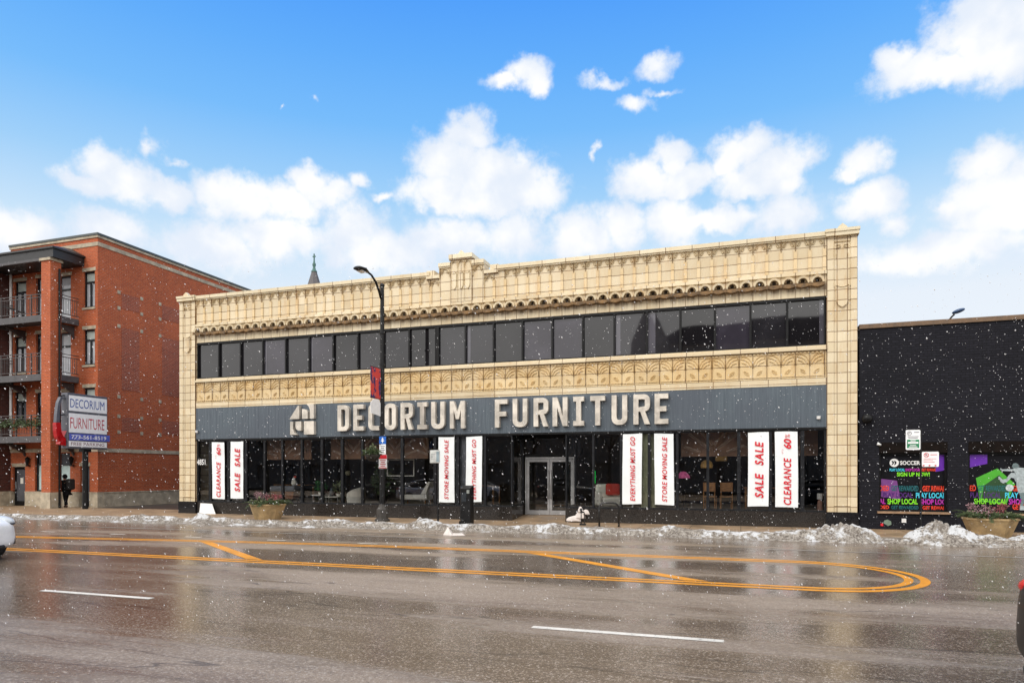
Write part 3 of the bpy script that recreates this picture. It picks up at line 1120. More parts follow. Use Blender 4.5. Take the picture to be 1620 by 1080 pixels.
# soffit panels with slats hung inside the windows
M['soffit'] = mat('soffit', (.30, .165, .10), .6, var=.35, scale=1.6)
M['slat'] = mat('slat', (.52, .37, .29), .6, var=.2)
for (a, b) in ((-19.3, -16.95), (-16.0, -11.6), (-1.95, 2.4)):
    y = YF + 1.15
    sp_ = MB().box(a, y, 2.30, b, y + .06, 3.32).box(a, y - .02, 2.27, b, y + .08, 2.298).build('soffit_panel', M['soffit'], store)
    st_ = MB()
    k = 0
    xx = a + .1
    while xx < b - .5:
        for (p, q, w) in (((.05, .35), (.55, .95), .045), ((.15, .2), (.85, .75), .05), ((.45, .1), (1.0, .3), .05)):
            s_ = 1 if (k % 2) else -1
            u0, u1 = (p[0], q[0]) if s_ > 0 else (1 - p[0], 1 - q[0])
            A = (max(a, min(b, xx + u0)), 2.32 + p[1] * .98)
            B = (max(a, min(b, xx + u1)), 2.32 + q[1] * .98)
            st_.rib([A, B], w * 2, y - .003, y - .03)
        xx += .95
        k += 1
    st_.build('slats', M['slat'], sp_)


# ------------------------------------------------------------------ fascia letters and emblem
def arc(cx, cz, r, a0, a1, n=5):
    return [(cx + r * cos(radians(a0 + (a1 - a0) * i / n)), cz + r * sin(radians(a0 + (a1 - a0) * i / n))) for i in range(n + 1)]


def glyph(ch, w, h):
    """outline(s) of a condensed capital in a w x h box: list of (outer, hole or None)"""
    t = h * .165
    r, q = w * .42, w * .42 - t * .8
    q = max(q, .02)
    bl, br, tr, tl = (lambda R, x0, z0, x1, z1: [arc(x0 + R, z0 + R, R, 180, 270), arc(x1 - R, z0 + R, R, 270, 360), arc(x1 - R, z1 - R, R, 0, 90), arc(x0 + R, z1 - R, R, 90, 180)])(r, 0, 0, w, h)
    ib = lambda R, x0, z0, x1, z1: [arc(x0 + R, z0 + R, R, 180, 270), arc(x1 - R, z0 + R, R, 270, 360), arc(x1 - R, z1 - R, R, 0, 90), arc(x0 + R, z1 - R, R, 90, 180)]
    ibl, ibr, itr, itl = ib(q, t, t, w - t, h - t)
    if ch == 'O':
        return [(bl + br + tr + tl, ibl + ibr + itr + itl)]
    if ch == 'D':
        n = len(br)
        o_ = [(0, 0)] * n + br + tr + [(0, h)] * n
        i_ = [(t, t)] * n + ibr + itr + [(t, h - t)] * n
        return [(o_, i_)]
    if ch == 'E':
        m = h / 2
        return [([(0, 0), (w, 0), (w, t), (t, t), (t, m - t / 2), (w * .86, m - t / 2), (w * .86, m + t / 2), (t, m + t / 2), (t, h - t), (w, h - t), (w, h), (0, h)], None)]
    if ch == 'F':
        m = h * .48
        return [([(0, 0), (t, 0), (t, m - t / 2), (w * .88, m - t / 2), (w * .88, m + t / 2), (t, m + t / 2), (t, h - t), (w, h - t), (w, h), (0, h)], None)]
    if ch == 'I':
        c = w / 2
        return [([(0, 0), (w, 0), (w, t), (c + t / 2, t), (c + t / 2, h - t), (w, h - t), (w, h), (0, h), (0, h - t), (c - t / 2, h - t), (c - t / 2, t), (0, t)], None)]
    if ch == 'T':
        c = w / 2
        return [([(c - t / 2, 0), (c + t / 2, 0), (c + t / 2, h - t), (w, h - t), (w, h), (0, h), (0, h - t), (c - t / 2, h - t)], None)]
    if ch == 'U':
        return [(bl + br + [(w, h), (w - t, h)] + ibr[::-1] + ibl[::-1] + [(t, h), (0, h)], None)]
    if ch == 'C':
        return [(bl + [(w - r * .4, 0), (w, 0), (w, t), (w - r * .4, t)] + ibl[::-1] + itl[::-1] + [(w - r * .4, h - t), (w, h - t), (w, h), (w - r * .4, h)] + tl, None)]
    if ch == 'N':
        return [([(0, 0), (t, 0), (t, h * .66), (w - t, 0), (w, 0), (w, h), (w - t, h), (w - t, h * .34), (t, h), (0, h)], None)]
    if ch == 'M':
        c = w / 2
        return [([(0, 0), (t * .9, 0), (t * .9, h * .70), (c - t * .35, h * .34), (c + t * .35, h * .34), (w - t * .9, h * .70), (w - t * .9, 0), (w, 0), (w, h), (w - t * .95, h), (c, h * .60), (t * .95, h), (0, h)], None)]
    if ch == 'R':
        m = h * .42
        R = w * .36
        o_ = [(0, 0), (t, 0), (t, m), (w * .42, m), (w - t * 1.05, 0), (w, 0), (w * .70, m + .012)] + arc(w - R, m + R, R, -60, 0) + arc(w - R, h - R, R, 0, 90) + [(0, h)]
        return [(o_, [(t, m + t * .9)] + arc(w - R, m + t * .9 + (R - t * .85), max(R - t, .02), -90, 0) + arc(w - R, h - R, max(R - t, .02), 0, 90) + [(t, h - t)])]
    raise KeyError(ch)


def extrude_glyph(mb, loops, x0, z0, y0, y1):
    bm = bmesh.new()
    for outer, hole in loops:
        edges = []
        for lp in (outer, hole):
            if not lp:
                continue
            pts = []
            for p in lp:
                if not pts or hypot(p[0] - pts[-1][0], p[1] - pts[-1][1]) > 1e-4:
                    pts.append(p)
            if hypot(pts[0][0] - pts[-1][0], pts[0][1] - pts[-1][1]) < 1e-4:
                pts.pop()
            vs = [bm.verts.new((x0 + p[0], y0, z0 + p[1])) for p in pts]
            edges += [bm.edges.new((vs[i], vs[(i + 1) % len(vs)])) for i in range(len(vs))]
        bmesh.ops.triangle_fill(bm, edges=edges, use_beauty=True, use_dissolve=False, normal=(0, -1, 0))
    geo = bmesh.ops.extrude_face_region(bm, geom=bm.faces[:])
    bmesh.ops.translate(bm, vec=(0, y1 - y0, 0), verts=[v for v in geo['geom'] if isinstance(v, bmesh.types.BMVert)])
    bmesh.ops.recalc_face_normals(bm, faces=bm.faces)
    bm.verts.index_update()
    mb.add([v.co[:] for v in bm.verts], [[v.index for v in f.verts] for f in bm.faces])
    bm.free()


SIGN = [('D', 533.8, 552), ('E', 558.8, 575), ('C', 582.6, 599.5), ('O', 608.5, 626), ('R', 633.6, 653), ('I', 660, 675), ('U', 682, 703), ('M', 711.6, 735),
        ('F', 782.8, 802.5), ('U', 811, 834), ('R', 844, 867), ('N', 874, 897.5), ('I', 906.7, 923.5), ('T', 933.6, 957), ('U', 967.5, 992), ('R', 1002, 1028), ('E', 1035.5, 1057)]
LY0, LY1 = YF - .17, YF - .012
sg = thing('letter_sign', (-9, LY1, 3.3), 'row of brushed metal capitals reading DECORIUM FURNITURE on the grey band', 'sign')
for ch, a, b in SIGN:
    xa, xb = on_y(a, 680, LY0)[0], on_y(b, 680, LY0)[0]
    mb = MB()
    extrude_glyph(mb, glyph(ch, xb - xa, 1.00), xa, 3.33, LY0, LY1)
    mb.build('letter', M['chrome_letter'], sg)
em = thing('emblem_sign', (-16.7, LY1, 3.3), 'square brushed metal emblem of four cut shapes left of the sign letters', 'sign')
ex0, ex1 = on_y(457.8, 680, LY0)[0], on_y(496.3, 680, LY0)[0]
EW = ex1 - ex0
EH = 1.22
ez = 3.20
q = lambda u, v: (u * EW, v * EH)
PIECES = [[q(0, .53), q(.40, .53), q(.40, .97), q(.34, .95)],
          [q(.52, .53), q(.75, .53), q(.75, .76)] + [q(.70, .81), q(.63, .84), q(.52, .85)],
          [q(.84, .53), q(1, .53), q(1, 1), q(.70, 1), q(.79, .93), q(.84, .82)],
          [q(.03, .45), q(.15, .45), q(.15, .22), q(.19, .10), q(.30, .02), q(.03, .02)],
          [q(.25, .45), q(.48, .45), q(.48, .15), q(.38, .15), q(.29, .19), q(.25, .26)],
          [q(.60, .45), q(1, .45), q(1, .02), q(.60, .02)]]
for pc in PIECES:
    mb = MB()
    extrude_glyph(mb, [(pc, None)], ex0, ez, LY0, LY1)
    mb.build('emblem_piece', M['chrome_letter'], em)

# ------------------------------------------------------------------ sale banners behind the glass
BY = YF + .005
BANN = [('CLEARANCE60', 335.5, 699.5, 355, 789, 'white CLEARANCE 60% banner nearest the street number 4851'),
        ('SALE  SALE', 365, 698, 385, 788, 'white SALE SALE banner beside the 4851 entrance panel, left end of the store'),
        ('STORE MOVING SALE', 694, 691, 719, 794, 'white STORE MOVING SALE banner left of the entrance, behind the bus stop post'),
        ('EVERYTHING MUST GO', 737, 690.5, 762.3, 794, 'white EVERYTHING MUST GO banner partly hidden by the black pay box'),
        ('EVERYTHING MUST GO', 985, 686, 1015.5, 797, 'white EVERYTHING MUST GO banner behind the looped bike rack'),
        ('STORE MOVING SALE', 1035.5, 686, 1066, 798.5, 'white STORE MOVING SALE banner right of the entrance, beside the green curtain'),
        ('SALE  SALE', 1183, 684, 1216, 801, 'white SALE SALE banner with large red letters near the right corner pier'),
        ('CLEARANCE60', 1226, 683, 1262, 802.5, 'white CLEARANCE 60% banner closest to the right corner pier')]
UPX, UPY = (0, 0, 1), (-1, 0, 0)             # the writing climbs the banner
for body, pa, qa, pb, qb, lab in BANN:
    xa, _, zt = on_y(pa, qa, BY)
    xb, _, zb = on_y(pb, qb, BY)
    W, H = xb - xa, zt - zb
    bn = thing('sale_banner', ((xa + xb) / 2, BY, zb), lab, 'banner', 'white sale banners in the shop windows')
    mb = MB()
    nx, nz = 6, 24
    ph = random.uniform(0, 6)
    for side in (0, 1):
        for j in range(nz + 1):
            for i in range(nx + 1):
                u, v = i / nx, j / nz
                mb.v.append((xa + W * u + .012 * sin(3 * v + ph), BY + .010 * sin(9 * v + ph) * (u - .3) + .008 * sin(5 * u + 2 * v + ph) + side * .003, zb + H * v + .012 * sin(2.5 * u + ph)))
    o_ = (nx + 1) * (nz + 1)
    for j in range(nz):
        for i in range(nx):
            a = j * (nx + 1) + i
            mb.f.append((a, a + 1, a + nx + 2, a + nx + 1))
            mb.f.append((o_ + a, o_ + a + nx + 1, o_ + a + nx + 2, o_ + a + 1))
    mb.build('cloth', M['banner_cloth'], bn, smooth=True)
    yt = BY - .020
    if body == 'CLEARANCE60':
        text('lettering', 'CLEARANCE', (xa + W * .72, yt, zb + H * .035), UPX, UPY, H * .62, W * .34, M['red_print'], bn, .028, .22, gap=1.15)
        text('lettering', '60', (xa + W * .72, yt, zb + H * .775), UPX, UPY, H * .135, W * .34, M['red_print'], bn, .03, .2)
        text('lettering', '%', (xa + W * .66, yt, zb + H * .92), UPX, UPY, H * .05, W * .22, M['red_print'], bn, .0, .2)
        text('lettering', 'UP TO', (xa + W * .37, yt, zb + H * .71), UPX, UPY, H * .06, W * .07, M['red_print'], bn, .0, .1)
    elif body.startswith('SALE'):
        text('lettering', 'SALE', (xa + W * .76, yt, zb + H * .115), UPX, UPY, H * .335, W * .42, M['red_print'], bn, .028, .22, gap=1.15)
        text('lettering', 'SALE', (xa + W * .76, yt, zb + H * .555), UPX, UPY, H * .325, W * .42, M['red_print'], bn, .028, .22, gap=1.15)
    else:
        k = .64 if body.startswith('STORE') and pa < 900 else .66
        text('lettering', body, (xa + W * k, yt, zb + H * .045), UPX, UPY, H * .91, W * .26, M['red_print'], bn, .018, .2, gap=1.10)

nm = thing('street_number', (-21.5, YF + .03, 2.3), 'white street number 4851 on the dark glass beside the left pier', 'number')
xa = on_y(311, 725, YF + .04)[0]
text('numerals', '4851', (xa + .03, YF + .036, on_y(320, 735, YF)[2]), (1, 0, 0), (0, 0, 1), .44, .24, M['white'], nm, .02, depth=.004)

# ------------------------------------------------------------------ things in the shop windows
FL = .445


def curtain(px0, px1, y, col, lab):
    a, b = on_y(px0, 700, y)[0], on_y(px1, 700, y)[0]
    mb = MB()
    n = max(6, int((b - a) / .03))
    for side in (0, 1):
        for i in range(n + 1):
            for z in (.50, 3.2):
                mb.v.append((a + (b - a) * i / n, y + .03 * sin(i * 1.7) + side * .006, z))
    for i in range(n):
        k = 2 * i
        mb.f.append((k, k + 2, k + 3, k + 1))
        k += 2 * (n + 1)
        mb.f.append((k, k + 1, k + 3, k + 2))
    tag(mb.build('curtain', col, origin=((a + b) / 2, y, .445), smooth=True), lab, 'curtain')


curtain(720, 727.5, YF + .26, mat('curtain_gray', (.26, .28, .28), .8), 'narrow grey curtain just right of the STORE MOVING SALE banner by the bus stop')
curtain(728.5, 738, YF + .26, M['cloth_gray'], 'dark grey curtain between the two banners left of the entrance')
curtain(1014, 1025, YF + .27, mat('curtain_green', (.40, .42, .27), .8), 'pale green curtain showing right of the EVERYTHING MUST GO banner')
curtain(1028, 1037, YF + .27, MATS['curtain_green'], 'pale green curtain showing left of the STORE MOVING SALE banner')


def soft_box(x0, y0, z0, x1, y1, z1, bev):
    return MB().box(x0, y0, z0, x1, y1, z1), bev


# grey bench with white figurine
t = thing('bench', (-18.2, 24.3, FL), 'low grey cushioned bench on show above the left street planter', 'bench')
a, b = -18.85, -17.62
MB().box(a, 24.05, .93, b, 24.55, 1.16).build('cushion', M['cloth_gray'], t, bevel=.07)
MB().box(a + .05, 24.08, .62, b - .05, 24.52, .925).build('base', mat('bench_rust', (.22, .09, .04), .7, var=.4), t, bevel=.02)
for xx in (a + .1, b - .1):
    for yy in (24.12, 24.48):
        MB().tube([(xx, yy, FL), (xx, yy, .63)], .025, 8).build('leg', M['black_metal'], t)
t = thing('figurine', (-17.82, 24.35, 1.165), 'small white bird figurine with a red comb standing on the grey bench', 'figurine')
MB().lathe([(.02, 1.165), (.09, 1.18), (.12, 1.26), (.10, 1.36), (.05, 1.43), (.055, 1.48), (.02, 1.53)], -17.82, 24.35, 12).build('body', M['cloth_white'], t, smooth=True)
MB().ball((-17.78, 24.35, 1.54), .06, 10, 6, (1.3, .5, .8)).build('comb', M['cloth_red'], t, smooth=True)


def leafy(mb, c, r, n, s0, s1, up=0.3, flat=1.0):
    for _ in range(n):
        d = Vector((random.gauss(0, 1), random.gauss(0, 1), random.gauss(0, 1) * flat + up)).normalized()
        rr = r * random.uniform(.25, 1)
        p = Vector(c) + Vector((d.x * rr, d.y * rr, d.z * rr * flat))
        s_ = random.uniform(s0, s1)
        t_ = (d + Vector((random.uniform(-.8, .8), random.uniform(-.8, .8), random.uniform(-.5, .8)))).normalized()
        u = t_.cross(Vector((random.uniform(-1, 1), random.uniform(-1, 1), random.uniform(-1, 1)))).normalized()
        mb.add([p - u * s_ * .22, p + t_ * s_ * .5 - u * s_ * .3, p + t_ * s_, p + t_ * s_ * .5 + u * s_ * .3 + Vector((0, 0, s_ * .1))], [(0, 1, 2, 3)])


def stems(mb, base, tops, r):
    for tp in tops:
        m = (Vector(base) + Vector(tp)) / 2 + Vector((random.uniform(-.03, .03), random.uniform(-.03, .03), 0))
        mb.tube([base, m, tp], [r, r * .8, r * .5], 5)


def potted(name, x, y, z0, h, r, mleaf, mpot, lab, n=120, leafsize=(.08, .16)):
    t = thing(name, (x, y, z0), lab, 'plant')
    MB().lathe([(r * .35, z0), (r * .5, z0 + h * .22), (r * .46, z0 + h * .22), (r * .42, z0 + h * .2)], x, y, 14).build('pot', mpot, t, smooth=True, split=40)
    mb = MB()
    leafy(mb, (x, y, z0 + h * .65), r, n, *leafsize, flat=h * .45 / r)
    mb.build('foliage', mleaf, t)
    mb = MB()
    stems(mb, (x, y, z0 + h * .18), [(x + random.uniform(-r, r) * .6, y + random.uniform(-r, r) * .6, z0 + h * random.uniform(.5, .85)) for _ in range(7)], .012)
    mb.build('stems', M['bark'], t)


def table(x, y, w, d, h, mtop, mleg, lab):
    t = thing('side_table', (x, y, FL), lab, 'table')
    MB().box(x - w / 2, y - d / 2, FL + h - .04, x + w / 2, y + d / 2, FL + h).build('table_top', mtop, t, bevel=.008)
    for sx in (-1, 1):
        for sy in (-1, 1):
            MB().tube([(x + sx * (w / 2 - .04), y + sy * (d / 2 - .04), FL), (x + sx * (w / 2 - .04), y + sy * (d / 2 - .04), FL + h - .042)], .014, 6).build('leg', mleg, t)


table(-16.55, 24.4, .55, .5, .36, M['white'], M['steel'], 'small white side table under the bright green pot plant')
potted('pot_plant', -16.55, 24.4, FL + .362, .48, .24, M['leaf_bright'], M['cloth_white'], 'bright green pot plant on the small white table left of the barrel chair')
table(-15.85, 24.35, .62, .5, .30, M['cloth_white'], M['steel'], 'pale low table with a dark vase, left of the white barrel chair')
t = MB().lathe([(.05, FL + .302), (.11, FL + .36), (.12, FL + .46), (.06, FL + .60), (.07, FL + .64)], -15.95, 24.3, 14).build('vase', mat('vase', (.05, .07, .085), .3), origin=(-15.95, 24.3, FL + .302), smooth=True)
tag(t, 'dark blue grey vase standing on the pale low table', 'vase')
potted('pot_plant', -15.7, 24.42, FL + .302, .52, .24, M['leaf_pale'], M['cloth_white'], 'pale leafy pot plant on the low table beside the dark vase', n=90)


# white barrel chair
def barrel(x, y, rz, lab):
    t = thing('barrel_chair', (x, y, FL), lab, 'chair')
    n = 30
    mb = MB()
    ro, ri = .40, .30
    base = 0
    prof = []
    for i in range(n + 1):
        a = radians(-58 + 296 * i / n) + rz
        top = FL + .42 + .26 * max(0, sin(radians(296 * i / n) * .608)) ** .7
        c_, s_ = cos(a), sin(a)
        prof.append([(x + ro * .92 * c_, y + ro * .92 * s_, FL + .02), (x + ro * c_, y + ro * s_, FL + .3), (x + ro * .98 * c_, y + ro * .98 * s_, top), (x + (ro + ri) / 2 * c_, y + (ro + ri) / 2 * s_, top + .02), (x + ri * c_, y + ri * s_, top - .02), (x + ri * c_, y + ri * s_, FL + .05)])
    for p in prof:
        mb.v += p
    for i in range(n):
        for k in range(5):
            a = i * 6 + k
            mb.f.append((a, a + 6, a + 7, a + 1))
    mb.f += [(0, 1, 2, 3, 4, 5), tuple(n * 6 + k for k in (5, 4, 3, 2, 1, 0))]
    mb.build('shell', M['cloth_white'], t, smooth=True, split=50, fix=True)
    MB().lathe([(.27, FL + .06), (.295, FL + .22), (.28, FL + .36), (.2, FL + .39)], x, y, 20).build('seat', M['cloth_white'], t, smooth=True, split=60)


barrel(-14.82, 24.25, radians(-60), 'rounded white barrel chair facing the window')
# white chaise
t = thing('chaise', (-12.2, 24.6, FL), 'white slipper chaise with a leaning back, left of the bus stop post', 'chaise')
MB().box(-12.85, 24.3, FL + .20, -11.65, 24.9, FL + .40).build('seat', M['cloth_white'], t, bevel=.05)
mb = MB().prism([(-11.95, FL + .41), (-11.70, FL + .41), (-11.50, FL + .92), (-11.62, FL + .92)], 'y', 24.3, 24.9)
mb.build('backrest', M['cloth_white'], t, bevel=.03)
for xx in (-12.75, -11.75):
    for yy in (24.36, 24.84):
        MB().tube([(xx, yy, FL), (xx, yy, FL + .21)], .02, 6).build('leg', M['wood'], t)


# white armchairs with red cushion
def armchair(x, y, rz, lab, group=None):
    t = thing('armchair', (x, y, FL), lab, 'armchair', group)
    o = lambda: MB()
    o().box(x - .42, y - .40, FL + .10, x + .42, y + .40, FL + .40).build('seat', M['cloth_white'], t, bevel=.06)
    o().box(x - .46, y + .24, FL + .12, x + .46, y + .46, FL + .86).build('backrest', M['cloth_white'], t, bevel=.09)
    for s_ in (-1, 1):
        o().box(x + s_ * .44, y - .42, FL + .10, x + s_ * .58, y + .30, FL + .60).build('arm', M['cloth_white'], t, bevel=.06)
    t.rotation_euler = (0, 0, rz)
    return t


armchair(-4.45, 24.55, radians(28), 'white armchair holding a red cushion, right of the entrance')
cu = MB().box(-4.62, 24.40, FL + .45, -4.10, 24.58, FL + .88).build('cushion', M['cloth_red'], origin=(-4.4, 24.5, FL + .42), bevel=.07)
tag(cu, 'orange red cushion leaning in the white armchair', 'cushion')
t = MB().box(-4.98, 24.2, 1.34, -4.955, 24.24, 1.78).build('neon_tube', mat('neon_green', (.02, .95, .12), .4, emit=2.2), origin=(-4.967, 24.22, 1.34))
tag(t, 'lit green vertical light strip behind the glass right of the entrance', 'light')
# picture frame
fx0, _, fz1 = on_y(612, 735, 25)
fx1, _, fz0 = on_y(655, 753, 25)
t = MB().frame(fx0, fz0, fx1, 2.26, 25, 25.04, .035).build('picture_frame', M['cloth_white'], origin=((fx0 + fx1) / 2, 25, fz0))
tag(t, 'thin pale rectangular frame hanging behind the street lamp window', 'frame')
t = MB().lathe([(.02, .9), (.30, .92), (.36, 1.05), (.34, 1.18), (.1, 1.24)], -12.95, 25.2, 16).build('round_stool', M['cloth_white'], origin=(-12.95, 25.2, .9), smooth=True)
bpy.data.objects.remove(t)
# globe lamp
t = thing('globe_lamp', (-16.25, 26, FL), 'small cream globe lamp on a thin stem behind the barrel chair', 'lamp')
MB().ball((-16.25, 26, 1.70), .115, 14, 10).build('globe', mat('globe', (.42, .40, .26), .5), t, smooth=True)
MB().tube([(-16.25, 26, FL), (-16.25, 26, 1.59)], .015, 6).build('stem', M['black_metal'], t)
MB().lathe([(.14, FL), (.14, FL + .02), (.03, FL + .04)], -16.25, 26, 14).build('foot', M['black_metal'], t)
potted('indoor_tree', -14.05, 25.1, FL, 1.45, .50, M['leaf'], M['black_metal'], 'dark green indoor tree right of the barrel chair', n=260, leafsize=(.10, .2))


# wooden chairs and wicker lamps at the right
def wood_chair(x, y, rz, lab):
    t = thing('wooden_chair', (x, y, FL), lab, 'chair', 'wooden chairs in the right hand window')
    MB().box(x - .21, y - .21, FL + .42, x + .21, y + .21, FL + .46).build('seat', M['wood'], t, bevel=.01)
    MB().box(x - .21, y + .17, FL + .62, x + .21, y + .20, FL + .93).build('backrest', M['wood'], t, bevel=.01)
    for sx in (-1, 1):
        MB().tube([(x + sx * .18, y - .18, FL), (x + sx * .18, y - .18, FL + .419)], .018, 6).build('leg', M['wood'], t)
        MB().tube([(x + sx * .185, y + .225, FL), (x + sx * .185, y + .225, FL + .93)], .018, 6).build('leg', M['wood'], t)
    t.rotation_euler = (0, 0, rz)


wood_chair(-1.00, 24.75, radians(174), 'light wooden chair with a wide back board, left of the pair under the wicker lamps')
wood_chair(-.47, 24.75, radians(186), 'light wooden chair with a wide back board, right of the pair under the wicker lamps')


def wicker(px, py, y, r, lab):
    x, _, z = on_y(px, py, y)
    t = thing('wicker_lamp', (x, y, z), lab, 'lamp', 'wicker pendant lamps')
    MB().lathe([(r * .98, z - r * .55), (r * 1.05, z - r * .1), (r * .9, z + r * .45), (r * .5, z + r * .8), (r * .12, z + r * .9)], x, y, 20).build('lamp_shade', mat('wicker', (.48, .29, .10), .7, var=.5, scale=25, stretch=(1, 1, 5), emit=.12), t, smooth=True)
    MB().tube([(x, y, z + r * .9), (x, y, 3.33)], .008, 5).build('cord', M['black_metal'], t)


wicker(1118, 735, 25, .20, 'nearer and lower tan wicker dome lamp above the wooden chairs')
wicker(1141, 724, 26, .20, 'farther and higher tan wicker dome lamp above the wooden chairs')
t = thing('table_lamp', (-1.93, 25, FL), 'floor lamp with a pink and red dome shade, left of the wooden chairs', 'lamp')
MB().lathe([(.24, 1.52), (.21, 1.62), (.10, 1.74), (.02, 1.76)], -1.93, 25, 18).build('lamp_shade', mat('pink_glass', (.60, .12, .28), .4, var=.5, scale=9, emit=.25), t, smooth=True)
MB().tube([(-1.93, 25, FL), (-1.90, 25, 1.0), (-1.93, 25, 1.55)], .02, 8).build('stem', M['black_metal'], t)
MB().lathe([(.16, FL), (.15, FL + .03), (.03, FL + .06)], -1.93, 25, 14).build('foot', M['black_metal'], t)
t = thing('table_lamp', (2.46, 24, FL), 'small lamp with a white drum shade on a pinkish base beside the right pier', 'lamp')
MB().lathe([(.085, .86), (.085, 1.05), (.02, 1.05)], 2.42, 23.95, 16).build('lamp_shade', M['white'], t, smooth=True, split=40)
MB().lathe([(.08, FL), (.085, .55), (.07, .80), (.02, .858)], 2.42, 23.95, 14).build('base', mat('pink_clay', (.40, .22, .17), .7), t, smooth=True)
# dark dining furniture farther back keeps the room from reading as empty
for i, (x, y) in enumerate(((-19.0, 26.0), (-10.3, 26.6), (.9, 26.2))):
    t = thing('dining_table', (x, y, FL), ('dark dining table in the far left of the showroom', 'dark dining table deep behind the two left banners', 'dark dining table behind the right hand SALE SALE banner')[i], 'table')
    MB().box(x - .8, y - .45, FL + .71, x + .8, y + .45, FL + .75).build('table_top', M['wood'], t, bevel=.01)
    for sx in (-1, 1):
        for sy in (-1, 1):
            MB().box(x + sx * .72 - .03, y + sy * .38 - .03, FL, x + sx * .72 + .03, y + sy * .38 + .03, FL + .709).build('leg', M['wood'], t)

# ------------------------------------------------------------------ small things on the store front
for px, py, lab in ((1295, 661, 'small white security camera at the right end of the grey sign band'), (311.5, 683, 'small white security camera at the left end of the grey sign band')):
    x, y, z = on_y(px, py, YF - .06)
    t = thing('security_camera', (x, YF - .012, z), lab, 'camera')
    MB().ball((x, YF - .07, z), .055, 12, 8, (1.1, 1, .9)).build('dome', M['white'], t, smooth=True)
    MB().lathe([(.05, z + .03), (.06, z + .04), (.06, z + .06)], x, YF - .07, 12).build('mount', M['white'], t)
t = MB().add([(-21.55, 23.02, .0), (-20.95, 23.02, .0), (-20.95, 23.10, .42), (-21.57, 23.11, .44), (-21.53, 22.99, .0), (-20.66, 22.97, .0), (-20.93, 23.07, .42), (-21.55, 23.08, .44)],
             [(0, 1, 2, 3), (4, 7, 6, 5), (0, 3, 7, 4), (1, 5, 6, 2), (3, 2, 6, 7), (0, 4, 5, 1)]).build('white_board', M['white'], origin=(-21.2, 23.0, 0))
tag(t, 'white board leaning on the dark base under the 4851 panel', 'board')


def crumple(c, sx, sy, sz, seed, n=14, m=9):
    mb = MB()
    mb.ball(c, 1.0, n, m, (sx, sy, sz))
    mb.v = [(p[0] + .16 * sx * mn.noise(Vector((p[0] * 4 + seed, p[1] * 4, p[2] * 4))), p[1] + .12 * sy * mn.noise(Vector((p[0] * 4, p[1] * 4 + seed, p[2] * 4))), max(c[2], p[2] + .35 * sz * mn.noise(Vector((p[0] * 5, p[1] * 5, p[2] * 5 + seed))))) for p in mb.v]
    return mb


M['paper'] = mat('paper', (.66, .60, .57), .7, var=.12)
t = thing('white_bag', (-5.2, 22.85, 0), 'crumpled white sack slumped against the dark base right of the entrance', 'bag')
mb = MB()
# a sack slumped to the left with a stiff upright neck
for (cx, cz, sx, sz) in ((-5.42, .10, .30, .13), (-5.22, .20, .20, .20), (-5.20, .40, .10, .17), (-5.00, .34, .12, .09)):
    b = crumple((cx, 22.93, max(.0, cz - .05)), sx, .07, sz + .05, cx * 9)
    mb.add(b.v, b.f)
mb.build('sack', M['paper'], t, smooth=True)
t = MB()
x, y = -8.10, 18.55
mb = MB()
mb.add([(x - .22, y - .10, ROAD + .004), (x + .10, y - .14, ROAD + .004), (x - .12, y + .02, ROAD + .24), (x + .02, y + .10, ROAD + .05), (x + .46, y - .02, ROAD + .01), (x + .30, y + .10, ROAD + .06), (x - .20, y + .12, ROAD + .02)],
       [(0, 1, 2), (1, 3, 2), (3, 6, 2), (6, 0, 2), (1, 4, 5, 3), (3, 5, 6)])
tag(mb.build('paper_scrap', M['paper'], origin=(x, y, ROAD)), 'crumpled white paper lying on the wet road by the kerb snow', 'paper')

# ------------------------------------------------------------------ street furniture
M['post_black'] = mat('post_black', (.007, .007, .008), .42, var=.4, spec=.3)
LX, LYY = -12.02, 21.45
t = thing('street_lamp', (LX, LYY, 0), 'tall black street lamp with a curved arm in front of the sign band', 'street lamp')
MB().lathe([(.27, 0), (.27, .06), (.21, .10), (.20, .42), (.13, .52), (.11, .60)], LX, LYY, 8, pi / 8).build('base', mat('post_base', (.045, .040, .036), .6, var=.4), t)
MB().tube([(LX, LYY, .58), (LX, LYY, 4.5), (LX, LYY, 8.3)], [.095, .085, .068], 14).build('pole', M['post_black'], t, smooth=True, split=40)
MB().lathe([(.085, 8.30), (.085, 8.36), (.02, 8.40)], LX, LYY, 12).build('pole_cap', M['post_black'], t)
arm = [(LX, LYY - .07, 7.85), (LX, LYY - .22, 8.08), (LX, LYY - .45, 8.33), (LX, LYY - .75, 8.50), (LX, LYY - 1.02, 8.53)]
MB().tube(arm, [.05, .045, .04, .036, .034], 10).build('arm', M['post_black'], t, smooth=True)
h = MB()
h.tube([(LX, LYY - .98, 8.655), (LX, LYY - 1.12, 8.66), (LX, LYY - 1.35, 8.645), (LX, LYY - 1.62, 8.60), (LX, LYY - 1.68, 8.585)], [.045, .075, .13, .12, .05], 12)
h.v = [(p[0] * 1 + (p[0] - LX) * .5, p[1], 8.64 + (p[2] - 8.64) * .55 + (.0 if p[2] > 8.6 else -.0)) for p in h.v]
h.v = [(p[0], p[1], p[2] - .13) for p in h.v]
h = h.build('lamp_head', M['post_black'], t, smooth=True)
MB().box(LX - .10, LYY - 1.55, 8.42, LX + .10, LYY - 1.25, 8.445).build('lens', M['sign_white'], h)
MB().tube([(LX, LYY - 1.12, 8.55), (LX, LYY - 1.12, 8.63)], .04, 10).build('photocell', M['post_black'], h)
for z in (5.52, 4.10, 3.28, 6.62):
    MB().lathe([(.105, z), (.105, z + .05)], LX, LYY, 12).build('collar', M['post_black'], t)


